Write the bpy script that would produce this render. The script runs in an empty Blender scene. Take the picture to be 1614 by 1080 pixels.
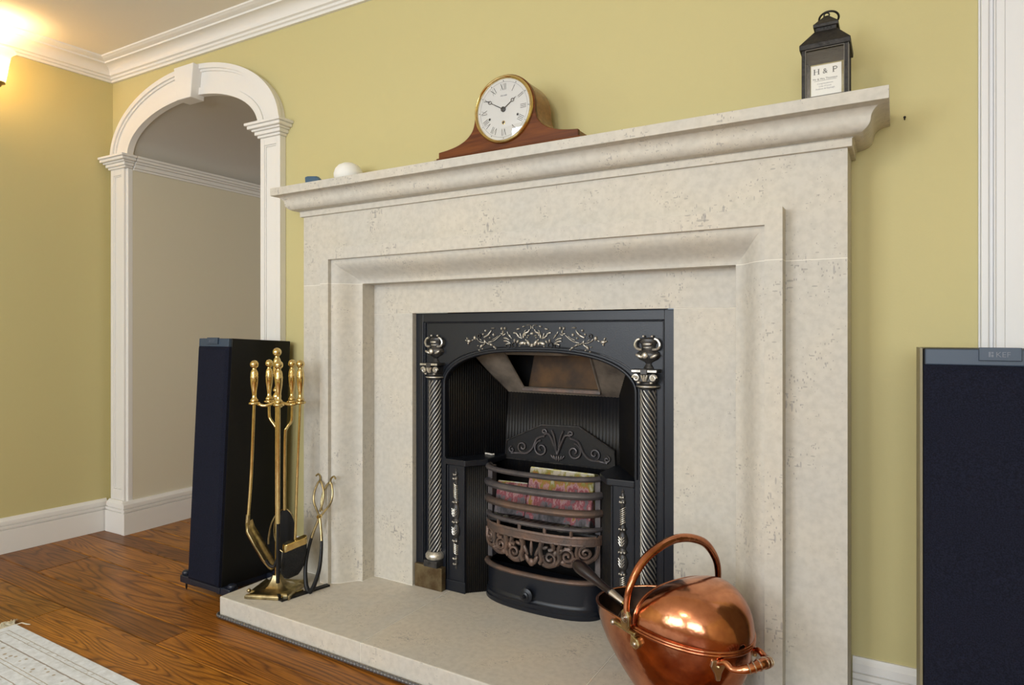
import bpy, math, random
from mathutils import Vector, Matrix, Quaternion
random.seed(7)
PI = math.pi
sc = bpy.context.scene
C = sc.collection

# ------------------------------------------------------------------ camera
CAM = Vector((0.9867, -1.800, 0.943)); YAW = math.radians(30.686); FPX = 1026.75
cam_data = bpy.data.cameras.new('camera'); cam = bpy.data.objects.new('camera', cam_data); C.objects.link(cam)
cam.location = CAM; cam.rotation_euler = (PI/2, 0, YAW)
cam_data.sensor_width = 36.0; cam_data.lens = 36.0*FPX/1614.0
cam_data.shift_y = -(540-523.62)/1614.0; cam_data.clip_start = 0.02
sc.camera = cam

# ------------------------------------------------------------------ world, daylight, exposure
world = bpy.data.worlds.new('world'); sc.world = world; world.use_nodes = True
wb = world.node_tree.nodes['Background']; wb.inputs[0].default_value = (0.72, 0.86, 1.0, 1); wb.inputs[1].default_value = 1.0
sc.view_settings.view_transform = 'Standard'; sc.view_settings.look = 'None'
sc.view_settings.gamma = 1.0; sc.view_settings.use_curve_mapping = False
sc.view_settings.exposure = -0.06
try:
    sc.cycles.use_denoising = True; sc.cycles.max_bounces = 8; sc.cycles.diffuse_bounces = 5
except Exception: pass
WINDOWS = [(-1.75, -0.25, 0.80, 2.06), (0.35, 1.95, 0.80, 2.06)]   # x0, x1, z0, z1 in the wall behind the camera
REAR = -4.30
def area(name, loc, rot, sx, sy, power, col):
    d = bpy.data.lights.new(name, 'AREA'); d.shape = 'RECTANGLE'; d.size = sx; d.size_y = sy; d.energy = power; d.color = col
    o = bpy.data.objects.new(name, d); C.objects.link(o); o.location = loc; o.rotation_euler = rot; return o
for (x0, x1, z0, z1) in WINDOWS:
    area('window_daylight', ((x0+x1)/2, REAR+0.02, (z0+z1)/2), (PI/2, 0, 0), x1-x0-0.06, z1-z0-0.06, 62, (0.86, 0.93, 1.0))
area('passage_fill', (-1.75, 2.75, 1.5), (-PI/2, 0, 0), 0.7, 0.9, 9, (0.97, 0.97, 1.0))  # added unseen fill that brightens the passage

def lamp(name, loc, power, col, r):
    d = bpy.data.lights.new(name, 'POINT'); d.energy = power; d.color = col; d.shadow_soft_size = r
    o = bpy.data.objects.new(name, d); C.objects.link(o); o.location = loc; return o
lamp('ceiling_lamp', (0.15, -2.55, 1.98), 24, (1.0, 0.90, 0.76), 0.14)

# ------------------------------------------------------------------ materials
MATS = {}
def nodes_of(m): return m.node_tree.nodes, m.node_tree.links
def mat(name, col=(0.5, 0.5, 0.5), rough=0.5, metal=0.0, spec=0.5, bump=0.0, bscale=60.0, var=0.0, vscale=6.0, var_col=None, coat=0.0, emit=None, estr=0.0, trans=0.0, ior=1.45, coords='Object'):
    m = bpy.data.materials.new(name); m.use_nodes = True; N, L = nodes_of(m); p = N['Principled BSDF']
    p.inputs['Base Color'].default_value = (*col, 1); p.inputs['Roughness'].default_value = rough; p.inputs['Metallic'].default_value = metal
    p.inputs['Specular IOR Level'].default_value = spec; p.inputs['Coat Weight'].default_value = coat; p.inputs['Coat Roughness'].default_value = 0.1
    p.inputs['Transmission Weight'].default_value = trans; p.inputs['IOR'].default_value = ior
    if emit: p.inputs['Emission Color'].default_value = (*emit, 1); p.inputs['Emission Strength'].default_value = estr
    tc = N.new('ShaderNodeTexCoord')
    if bump:
        n = N.new('ShaderNodeTexNoise'); n.inputs['Scale'].default_value = bscale; n.inputs['Detail'].default_value = 4; L.new(tc.outputs[coords], n.inputs['Vector'])
        b = N.new('ShaderNodeBump'); b.inputs['Strength'].default_value = bump; b.inputs['Distance'].default_value = 0.01; L.new(n.outputs['Fac'], b.inputs['Height']); L.new(b.outputs['Normal'], p.inputs['Normal'])
    if var:
        n = N.new('ShaderNodeTexNoise'); n.inputs['Scale'].default_value = vscale; n.inputs['Detail'].default_value = 5; n.inputs['Roughness'].default_value = 0.6; L.new(tc.outputs[coords], n.inputs['Vector'])
        r = N.new('ShaderNodeValToRGB'); e = r.color_ramp.elements; c2 = var_col or tuple(c*(1-var) for c in col)
        e[0].position = 0.35; e[0].color = (*c2, 1); e[1].position = 0.65; e[1].color = (*col, 1)
        L.new(n.outputs['Fac'], r.inputs['Fac']); L.new(r.outputs['Color'], p.inputs['Base Color'])
    MATS[name] = m; return m

def ramp(N, stops, interp='LINEAR'):
    r = N.new('ShaderNodeValToRGB'); e = r.color_ramp.elements; r.color_ramp.interpolation = interp
    while len(e) < len(stops): e.new(0.5)
    for k, (pos, c) in enumerate(stops): e[k].position = pos; e[k].color = (*c, 1) if len(c) == 3 else c
    return r

def mixc(N, L, fac, a, b):
    m = N.new('ShaderNodeMix'); m.data_type = 'RGBA'
    if hasattr(fac, 'links'): L.new(fac, m.inputs[0])
    else: m.inputs[0].default_value = fac
    for s, k in ((a, 6), (b, 7)):
        if hasattr(s, 'links'): L.new(s, m.inputs[k])
        else: m.inputs[k].default_value = (*s, 1)
    return m.outputs[2]

mat('wall_yellow', (0.550, 0.485, 0.240), 0.55, spec=0.25, bump=0.03, bscale=220)
mat('ceiling_paint', (0.80, 0.75, 0.66), 0.7, spec=0.2)
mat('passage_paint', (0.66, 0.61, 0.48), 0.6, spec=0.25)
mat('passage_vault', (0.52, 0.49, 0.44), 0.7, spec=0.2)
mat('trim_white', (0.76, 0.74, 0.71), 0.38, spec=0.4)
mat('door_white', (0.74, 0.74, 0.75), 0.4, spec=0.4)
mat('mortar', (0.78, 0.75, 0.68), 0.8)
mat('iron', (0.0085, 0.0105, 0.0165), 0.36, metal=0.1, spec=0.55, bump=0.06, bscale=320)
mat('iron_interior', (0.0070, 0.0072, 0.0095), 0.5, metal=0.1, spec=0.4, bump=0.08, bscale=220, var=0.5, vscale=9, var_col=(0.012, 0.010, 0.008))
mat('iron_polished', (0.74, 0.70, 0.62), 0.36, metal=0.75, var=0.5, vscale=70, var_col=(0.36, 0.34, 0.31))
mat('iron_flute', (0.40, 0.39, 0.37), 0.32, metal=0.75)
mat('iron_dull', (0.085, 0.080, 0.078), 0.40, metal=0.5, var=0.5, vscale=45, var_col=(0.028, 0.027, 0.028))
mat('iron_bar', (0.145, 0.125, 0.125), 0.42, metal=0.4, bump=0.1, bscale=150, var=0.5, vscale=14, var_col=(0.075, 0.070, 0.078))
mat('iron_rust', (0.190, 0.120, 0.092), 0.45, metal=0.45, bump=0.15, bscale=180, var=0.5, vscale=16, var_col=(0.095, 0.080, 0.076))
mat('hood_plate', (0.30, 0.25, 0.20), 0.5, metal=0.35, var=0.6, vscale=7, var_col=(0.085, 0.07, 0.06))
mat('flue_brown', (0.125, 0.058, 0.015), 0.6, metal=0.1, var=0.7, vscale=9, var_col=(0.035, 0.018, 0.008))
mat('block_brass', (0.20, 0.155, 0.085), 0.45, metal=0.6, var=0.5, vscale=22, var_col=(0.105, 0.065, 0.03))
mat('brass', (0.86, 0.68, 0.32), 0.15, metal=1.0, var=0.25, vscale=40, var_col=(0.66, 0.50, 0.22))
mat('brass_old', (0.66, 0.54, 0.29), 0.33, metal=1.0, var=0.5, vscale=26, var_col=(0.25, 0.20, 0.11))
mat('copper', (0.74, 0.32, 0.165), 0.17, metal=1.0, bump=0.28, bscale=11, var=0.4, vscale=8, var_col=(0.32, 0.10, 0.05))
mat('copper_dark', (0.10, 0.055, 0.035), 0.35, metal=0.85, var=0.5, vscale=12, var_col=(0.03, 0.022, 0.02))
mat('black_iron', (0.012, 0.012, 0.013), 0.42, metal=0.4)
mat('black_bristle', (0.008, 0.008, 0.009), 0.8, bump=0.6, bscale=240)
mat('speaker_black', (0.006, 0.006, 0.006), 0.45, spec=0.35)
mat('speaker_plinth', (0.012, 0.016, 0.028), 0.4)
mat('speaker_trim', (0.036, 0.056, 0.090), 0.42)
mat('speaker_logo', (0.10, 0.115, 0.15), 0.35)
mat('speaker_edge', (0.22, 0.19, 0.11), 0.5)
mat('dial_white', (0.60, 0.60, 0.59), 0.45)
mat('ink', (0.015, 0.015, 0.017), 0.5)
mat('ink_grey', (0.20, 0.20, 0.24), 0.5)
mat('card', (0.80, 0.79, 0.74), 0.6)
mat('lantern_black', (0.016, 0.015, 0.014), 0.5, metal=0.3, spec=0.4, bump=0.2, bscale=120, var=0.6, vscale=60, var_col=(0.035, 0.03, 0.026))
mat('lantern_worn', (0.24, 0.23, 0.21), 0.5, metal=0.5)
mat('plaster_white', (0.82, 0.81, 0.78), 0.6)
mat('blue_plastic', (0.06, 0.12, 0.20), 0.35)
mat('cord_grey', (0.16, 0.16, 0.17), 0.35, metal=0.6)
mat('wood_black', (0.012, 0.006, 0.007), 0.32, coat=0.1)
mat('silver_worn', (0.52, 0.46, 0.40), 0.3, metal=1.0)
mat('twig', (0.62, 0.58, 0.52), 0.6)
mat('fringe', (0.62, 0.58, 0.46), 0.8)
mat('coal', (0.030, 0.029, 0.026), 0.7, bump=0.5, bscale=90, var=0.5, vscale=30, var_col=(0.085, 0.08, 0.06))
mat('lamp_brass', (0.35, 0.25, 0.08), 0.3, metal=1.0)
def shade_mat():
    m = bpy.data.materials.new('shade_glass'); m.use_nodes = True; N, L = nodes_of(m); p = N['Principled BSDF']
    p.inputs['Base Color'].default_value = (0.95, 0.86, 0.66, 1); p.inputs['Roughness'].default_value = 0.4
    p.inputs['Emission Color'].default_value = (1.0, 0.80, 0.42, 1); p.inputs['Emission Strength'].default_value = 1.3
    t = N.new('ShaderNodeBsdfTransparent'); t.inputs[0].default_value = (1, 0.93, 0.78, 1); mx = N.new('ShaderNodeMixShader'); mx.inputs[0].default_value = 0.6
    L.new(t.outputs[0], mx.inputs[1]); L.new(p.outputs[0], mx.inputs[2]); L.new(mx.outputs[0], N['Material Output'].inputs['Surface']); MATS['shade_glass'] = m
shade_mat()
mat('bulb', (1, 0.9, 0.7), 0.5, emit=(1.0, 0.82, 0.52), estr=18)

def glass(name, rough=0.0):
    m = bpy.data.materials.new(name); m.use_nodes = True; N, L = nodes_of(m); N.remove(N['Principled BSDF'])
    t = N.new('ShaderNodeBsdfTransparent'); g = N.new('ShaderNodeBsdfGlossy'); g.inputs['Roughness'].default_value = rough
    lw = N.new('ShaderNodeLayerWeight'); lw.inputs['Blend'].default_value = 0.5; mx = N.new('ShaderNodeMixShader')
    pw = N.new('ShaderNodeMath'); pw.operation = 'POWER'; pw.inputs[1].default_value = 5.0; L.new(lw.outputs['Facing'], pw.inputs[0])
    ma = N.new('ShaderNodeMath'); ma.operation = 'MULTIPLY_ADD'; ma.inputs[1].default_value = 0.92; ma.inputs[2].default_value = 0.07; L.new(pw.outputs[0], ma.inputs[0])
    L.new(ma.outputs[0], mx.inputs[0]); L.new(t.outputs[0], mx.inputs[1]); L.new(g.outputs[0], mx.inputs[2])
    L.new(mx.outputs[0], N['Material Output'].inputs['Surface']); MATS[name] = m
glass('pane_glass')

def stone_mat(name, base, warm, fleck=0.5):
    m = bpy.data.materials.new(name); m.use_nodes = True; N, L = nodes_of(m); p = N['Principled BSDF']
    p.inputs['Roughness'].default_value = 0.62; p.inputs['Specular IOR Level'].default_value = 0.3
    tc = N.new('ShaderNodeTexCoord'); oi = N.new('ShaderNodeObjectInfo')
    ad = N.new('ShaderNodeVectorMath'); ad.operation = 'ADD'; L.new(tc.outputs['Object'], ad.inputs[0])
    sc3 = N.new('ShaderNodeVectorMath'); sc3.operation = 'SCALE'; sc3.inputs[3].default_value = 9.0
    cb = N.new('ShaderNodeCombineXYZ')
    for k in range(3): L.new(oi.outputs['Random'], cb.inputs[k])
    L.new(cb.outputs[0], sc3.inputs[0]); L.new(sc3.outputs[0], ad.inputs[1]); V = ad.outputs[0]
    n1 = N.new('ShaderNodeTexNoise'); n1.inputs['Scale'].default_value = 4.5; n1.inputs['Detail'].default_value = 4; L.new(V, n1.inputs['Vector'])
    r1 = ramp(N, [(0.35, base), (0.68, warm)]); L.new(n1.outputs['Fac'], r1.inputs['Fac'])
    # fine mottling
    n2 = N.new('ShaderNodeTexNoise'); n2.inputs['Scale'].default_value = 60; n2.inputs['Detail'].default_value = 6; L.new(V, n2.inputs['Vector'])
    r2 = ramp(N, [(0.30, (0.80, 0.80, 0.80)), (0.62, (1.02, 1.02, 1.02))]); L.new(n2.outputs['Fac'], r2.inputs['Fac'])
    mu = N.new('ShaderNodeMix'); mu.data_type = 'RGBA'; mu.blend_type = 'MULTIPLY'; mu.inputs[0].default_value = 0.55
    L.new(r1.outputs[0], mu.inputs[6]); L.new(r2.outputs[0], mu.inputs[7])
    # shell flecks: small dark dashes of two sizes
    col = mu.outputs[2]
    for scl, thr, dark, st in ((150, 0.09, (0.19, 0.18, 0.19), (1, 1, 0.45)), (62, 0.034, (0.24, 0.23, 0.24), (1, 1, 0.22)), (95, 0.058, (0.24, 0.23, 0.22), (0.3, 1, 1))):
        mp = N.new('ShaderNodeMapping'); mp.inputs['Scale'].default_value = st; mp.inputs['Rotation'].default_value = (0.5, 0.7, 0.9*scl); L.new(V, mp.inputs['Vector'])
        vo = N.new('ShaderNodeTexVoronoi'); vo.inputs['Scale'].default_value = scl; L.new(mp.outputs[0], vo.inputs['Vector'])
        nz = N.new('ShaderNodeTexNoise'); nz.inputs['Scale'].default_value = 9; nz.inputs['Detail'].default_value = 2; L.new(V, nz.inputs['Vector'])
        lt = N.new('ShaderNodeMath'); lt.operation = 'MULTIPLY_ADD'; lt.inputs[1].default_value = 0.9; lt.inputs[2].default_value = thr - 0.45; L.new(nz.outputs['Fac'], lt.inputs[0])
        cmp_ = N.new('ShaderNodeMath'); cmp_.operation = 'LESS_THAN'; L.new(vo.outputs['Distance'], cmp_.inputs[0]); L.new(lt.outputs[0], cmp_.inputs[1])
        f = N.new('ShaderNodeMath'); f.operation = 'MULTIPLY'; f.inputs[1].default_value = fleck; L.new(cmp_.outputs[0], f.inputs[0])
        col = mixc(N, L, f.outputs[0], col, dark)
    L.new(col, p.inputs['Base Color'])
    bp = N.new('ShaderNodeBump'); bp.inputs['Strength'].default_value = 0.06; bp.inputs['Distance'].default_value = 0.004; L.new(n2.outputs['Fac'], bp.inputs['Height']); L.new(bp.outputs[0], p.inputs['Normal'])
    MATS[name] = m
stone_mat('limestone', (0.550, 0.528, 0.482), (0.605, 0.560, 0.482), 0.48)
stone_mat('hearthstone', (0.560, 0.535, 0.485), (0.620, 0.562, 0.475), 0.40)

def plank_mat():
    m = bpy.data.materials.new('oak_plank'); m.use_nodes = True; N, L = nodes_of(m); p = N['Principled BSDF']
    p.inputs['Roughness'].default_value = 0.40; p.inputs['Specular IOR Level'].default_value = 0.35; p.inputs['Coat Weight'].default_value = 0.06; p.inputs['Coat Roughness'].default_value = 0.2
    tc = N.new('ShaderNodeTexCoord'); oi = N.new('ShaderNodeObjectInfo')
    cb = N.new('ShaderNodeCombineXYZ'); L.new(oi.outputs['Random'], cb.inputs[0]); L.new(oi.outputs['Random'], cb.inputs[1]); L.new(oi.outputs['Random'], cb.inputs[2])
    sv = N.new('ShaderNodeVectorMath'); sv.operation = 'SCALE'; sv.inputs[3].default_value = 37.0; L.new(cb.outputs[0], sv.inputs[0])
    ad = N.new('ShaderNodeVectorMath'); ad.operation = 'ADD'; L.new(tc.outputs['Object'], ad.inputs[0]); L.new(sv.outputs[0], ad.inputs[1])
    mp = N.new('ShaderNodeMapping'); mp.inputs['Scale'].default_value = (0.85, 8.0, 8.0); L.new(ad.outputs[0], mp.inputs['Vector'])
    # cathedral grain: rings of a distorted noise
    n = N.new('ShaderNodeTexNoise'); n.inputs['Scale'].default_value = 1.25; n.inputs['Detail'].default_value = 1.0; n.inputs['Distortion'].default_value = 0.15; L.new(mp.outputs[0], n.inputs['Vector'])
    mul = N.new('ShaderNodeMath'); mul.operation = 'MULTIPLY'; mul.inputs[1].default_value = 38.0; L.new(n.outputs['Fac'], mul.inputs[0])
    fr = N.new('ShaderNodeMath'); fr.operation = 'PINGPONG'; fr.inputs[1].default_value = 1.0; L.new(mul.outputs[0], fr.inputs[0])
    r = ramp(N, [(0.0, (0.26, 0.19, 0.14)), (0.40, (0.82, 0.77, 0.70)), (1.0, (1.05, 1.05, 1.05))]); L.new(fr.outputs[0], r.inputs['Fac'])
    mp2 = N.new('ShaderNodeMapping'); mp2.inputs['Scale'].default_value = (9.0, 190.0, 60.0); L.new(ad.outputs[0], mp2.inputs['Vector'])
    n2 = N.new('ShaderNodeTexNoise'); n2.inputs['Scale'].default_value = 1.0; n2.inputs['Detail'].default_value = 3; L.new(mp2.outputs[0], n2.inputs['Vector'])
    r2 = ramp(N, [(0.36, (0.55, 0.55, 0.55)), (0.60, (1.05, 1.05, 1.05))]); L.new(n2.outputs['Fac'], r2.inputs['Fac'])
    base = ramp(N, [(0.0, (0.26, 0.098, 0.014)), (0.4, (0.47, 0.175, 0.018)), (0.75, (0.38, 0.160, 0.018)), (1.0, (0.54, 0.230, 0.022))]); L.new(oi.outputs['Random'], base.inputs['Fac'])
    n3 = N.new('ShaderNodeTexNoise'); n3.inputs['Scale'].default_value = 2.6; n3.inputs['Detail'].default_value = 2; L.new(ad.outputs[0], n3.inputs['Vector'])
    r3 = ramp(N, [(0.3, (0.72, 0.68, 0.62)), (0.7, (1.12, 1.12, 1.12))]); L.new(n3.outputs['Fac'], r3.inputs['Fac'])
    c = base.outputs[0]
    for rr, a in ((r, 0.80), (r2, 0.65), (r3, 0.9)):
        mm = N.new('ShaderNodeMix'); mm.data_type = 'RGBA'; mm.blend_type = 'MULTIPLY'; mm.inputs[0].default_value = a
        L.new(c, mm.inputs[6]); L.new(rr.outputs[0], mm.inputs[7]); c = mm.outputs[2]
    L.new(c, p.inputs['Base Color'])
    bp = N.new('ShaderNodeBump'); bp.inputs['Strength'].default_value = 0.08; bp.inputs['Distance'].default_value = 0.002; L.new(r2.outputs[0], bp.inputs['Height']); L.new(bp.outputs[0], p.inputs['Normal'])
    MATS['oak_plank'] = m
plank_mat()
mat('subfloor', (0.045, 0.022, 0.010), 0.8)

def wood_mat(name, c1, c2, rough=0.25, sc_=(3, 30, 30), coat=0.4):
    m = bpy.data.materials.new(name); m.use_nodes = True; N, L = nodes_of(m); p = N['Principled BSDF']
    p.inputs['Roughness'].default_value = rough; p.inputs['Specular IOR Level'].default_value = 0.3; p.inputs['Coat Weight'].default_value = coat; p.inputs['Coat Roughness'].default_value = 0.12
    tc = N.new('ShaderNodeTexCoord'); mp = N.new('ShaderNodeMapping'); mp.inputs['Scale'].default_value = sc_; L.new(tc.outputs['Object'], mp.inputs[0])
    n = N.new('ShaderNodeTexNoise'); n.inputs['Scale'].default_value = 2.0; n.inputs['Detail'].default_value = 6; n.inputs['Distortion'].default_value = 0.8; L.new(mp.outputs[0], n.inputs['Vector'])
    r = ramp(N, [(0.35, c1), (0.65, c2)]); L.new(n.outputs['Fac'], r.inputs['Fac']); L.new(r.outputs[0], p.inputs['Base Color']); MATS[name] = m
wood_mat('clock_wood', (0.085, 0.020, 0.003), (0.165, 0.046, 0.007), 0.38, coat=0.0)
wood_mat('clock_barrel', (0.20, 0.085, 0.018), (0.28, 0.125, 0.028), 0.25, coat=0.2)

def grille_mat():
    m = bpy.data.materials.new('speaker_cloth'); m.use_nodes = True; N, L = nodes_of(m); p = N['Principled BSDF']; p.inputs['Roughness'].default_value = 0.9; p.inputs['Specular IOR Level'].default_value = 0.15
    tc = N.new('ShaderNodeTexCoord'); n = N.new('ShaderNodeTexNoise'); n.inputs['Scale'].default_value = 420; n.inputs['Detail'].default_value = 2; L.new(tc.outputs['Object'], n.inputs['Vector'])
    r = ramp(N, [(0.35, (0.0050, 0.0058, 0.012)), (0.65, (0.0105, 0.0125, 0.026))]); L.new(n.outputs['Fac'], r.inputs['Fac']); L.new(r.outputs[0], p.inputs['Base Color']); MATS['speaker_cloth'] = m
grille_mat()

def brick_mat():
    m = bpy.data.materials.new('mottled_brick'); m.use_nodes = True; N, L = nodes_of(m); p = N['Principled BSDF']; p.inputs['Roughness'].default_value = 0.7
    tc = N.new('ShaderNodeTexCoord'); mp = N.new('ShaderNodeMapping'); mp.inputs['Scale'].default_value = (1.3, 1, 0.7); L.new(tc.outputs['Object'], mp.inputs[0])
    n = N.new('ShaderNodeTexNoise'); n.inputs['Scale'].default_value = 21; n.inputs['Detail'].default_value = 5; n.inputs['Roughness'].default_value = 0.62; L.new(mp.outputs[0], n.inputs['Vector'])
    sz = N.new('ShaderNodeSeparateXYZ'); L.new(tc.outputs['Object'], sz.inputs[0])
    zz = N.new('ShaderNodeMath'); zz.operation = 'MULTIPLY_ADD'; zz.inputs[1].default_value = 4.2; zz.inputs[2].default_value = -0.80; L.new(sz.outputs[2], zz.inputs[0])
    fz = N.new('ShaderNodeMath'); fz.operation = 'MULTIPLY_ADD'; fz.inputs[1].default_value = 1.9; L.new(n.outputs['Fac'], fz.inputs[0]); L.new(zz.outputs[0], fz.inputs[2])
    r = ramp(N, [(0.05, (0.035, 0.030, 0.032)), (0.28, (0.13, 0.11, 0.12)), (0.40, (0.24, 0.035, 0.045)), (0.52, (0.36, 0.21, 0.22)), (0.63, (0.30, 0.12, 0.02)), (0.74, (0.20, 0.19, 0.03)), (0.90, (0.40, 0.36, 0.29))]); L.new(fz.outputs[0], r.inputs['Fac'])
    n2 = N.new('ShaderNodeTexNoise'); n2.inputs['Scale'].default_value = 45; n2.inputs['Detail'].default_value = 3; L.new(tc.outputs['Object'], n2.inputs['Vector'])
    r2 = ramp(N, [(0.42, (0.60, 0.60, 0.55)), (0.58, (0.50, 0.45, 0.18))]); L.new(n2.outputs['Fac'], r2.inputs['Fac'])
    # the unburnt top face is pale
    g = N.new('ShaderNodeNewGeometry'); sx = N.new('ShaderNodeSeparateXYZ'); L.new(g.outputs['True Normal'], sx.inputs[0])
    gt = N.new('ShaderNodeMath'); gt.operation = 'GREATER_THAN'; gt.inputs[1].default_value = 0.6; L.new(sx.outputs[2], gt.inputs[0])
    c = mixc(N, L, gt.outputs[0], r.outputs[0], r2.outputs[0]); L.new(c, p.inputs['Base Color']); MATS['mottled_brick'] = m
brick_mat()

RUG_Y = -0.815; RUG_X = -1.448
def rug_mat():
    m = bpy.data.materials.new('rug_weave'); m.use_nodes = True; N, L = nodes_of(m); p = N['Principled BSDF']; p.inputs['Roughness'].default_value = 0.9; p.inputs['Specular IOR Level'].default_value = 0.1
    tc = N.new('ShaderNodeTexCoord'); sx = N.new('ShaderNodeSeparateXYZ'); L.new(tc.outputs['Object'], sx.inputs[0])
    # object origin is the far left corner: distance from the far edge = -y, from the fringed end = x
    ny = N.new('ShaderNodeMath'); ny.operation = 'MULTIPLY'; ny.inputs[1].default_value = -1; L.new(sx.outputs[1], ny.inputs[0])
    mn = N.new('ShaderNodeMath'); mn.operation = 'MINIMUM'; L.new(ny.outputs[0], mn.inputs[0]); L.new(sx.outputs[0], mn.inputs[1])
    nz = N.new('ShaderNodeTexNoise'); nz.inputs['Scale'].default_value = 60; nz.inputs['Detail'].default_value = 3; L.new(tc.outputs['Object'], nz.inputs['Vector'])
    base = ramp(N, [(0.3, (0.60, 0.63, 0.67)), (0.7, (0.76, 0.80, 0.86))]); L.new(nz.outputs['Fac'], base.inputs['Fac'])
    wob = N.new('ShaderNodeMath'); wob.operation = 'MULTIPLY_ADD'; wob.inputs[1].default_value = 0.004; L.new(nz.outputs['Fac'], wob.inputs[0]); L.new(mn.outputs[0], wob.inputs[2])
    D = wob.outputs[0]; col = base.outputs[0]
    def band(a, b):
        g = N.new('ShaderNodeMath'); g.operation = 'GREATER_THAN'; g.inputs[1].default_value = a; L.new(D, g.inputs[0])
        l = N.new('ShaderNodeMath'); l.operation = 'LESS_THAN'; l.inputs[1].default_value = b; L.new(D, l.inputs[0])
        k = N.new('ShaderNodeMath'); k.operation = 'MULTIPLY'; L.new(g.outputs[0], k.inputs[0]); L.new(l.outputs[0], k.inputs[1]); return k.outputs[0]
    def mul(a, b):
        k = N.new('ShaderNodeMath'); k.operation = 'MULTIPLY'; L.new(a, k.inputs[0])
        if hasattr(b, 'links'): L.new(b, k.inputs[1])
        else: k.inputs[1].default_value = b
        return k.outputs[0]
    vo = N.new('ShaderNodeTexVoronoi'); vo.inputs['Scale'].default_value = 70; L.new(tc.outputs['Object'], vo.inputs['Vector'])
    vr = ramp(N, [(0.22, (1, 1, 1)), (0.36, (0, 0, 0))]); L.new(vo.outputs['Distance'], vr.inputs['Fac'])
    vo2 = N.new('ShaderNodeTexVoronoi'); vo2.inputs['Scale'].default_value = 48; L.new(tc.outputs['Object'], vo2.inputs['Vector'])
    vr2 = ramp(N, [(0.20, (1, 1, 1)), (0.30, (0, 0, 0))]); L.new(vo2.outputs['Distance'], vr2.inputs['Fac'])
    for a, b, c in ((0.034, 0.0365, (0.30, 0.26, 0.20)), (0.048, 0.0505, (0.30, 0.26, 0.20)), (0.079, 0.083, (0.22, 0.17, 0.12)), (0.128, 0.1305, (0.34, 0.30, 0.22)), (0.139, 0.1415, (0.34, 0.30, 0.22)), (0.172, 0.175, (0.28, 0.22, 0.16)), (0.22, 0.223, (0.3, 0.26, 0.2))):
        col = mixc(N, L, mul(band(a, b), 0.75), col, c)
    col = mixc(N, L, mul(mul(band(0.0365, 0.048), vr.outputs[0]), 0.45), col, (0.36, 0.32, 0.24))
    col = mixc(N, L, mul(mul(band(0.090, 0.122), vr2.outputs[0]), 0.75), col, (0.30, 0.22, 0.10))
    col = mixc(N, L, mul(mul(band(0.18, 0.215), vr2.outputs[0]), 0.6), col, (0.30, 0.22, 0.12))
    L.new(col, p.inputs['Base Color'])
    bp = N.new('ShaderNodeBump'); bp.inputs['Strength'].default_value = 0.3; bp.inputs['Distance'].default_value = 0.003; L.new(nz.outputs['Fac'], bp.inputs['Height']); L.new(bp.outputs[0], p.inputs['Normal']); MATS['rug_weave'] = m
rug_mat()

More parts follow.
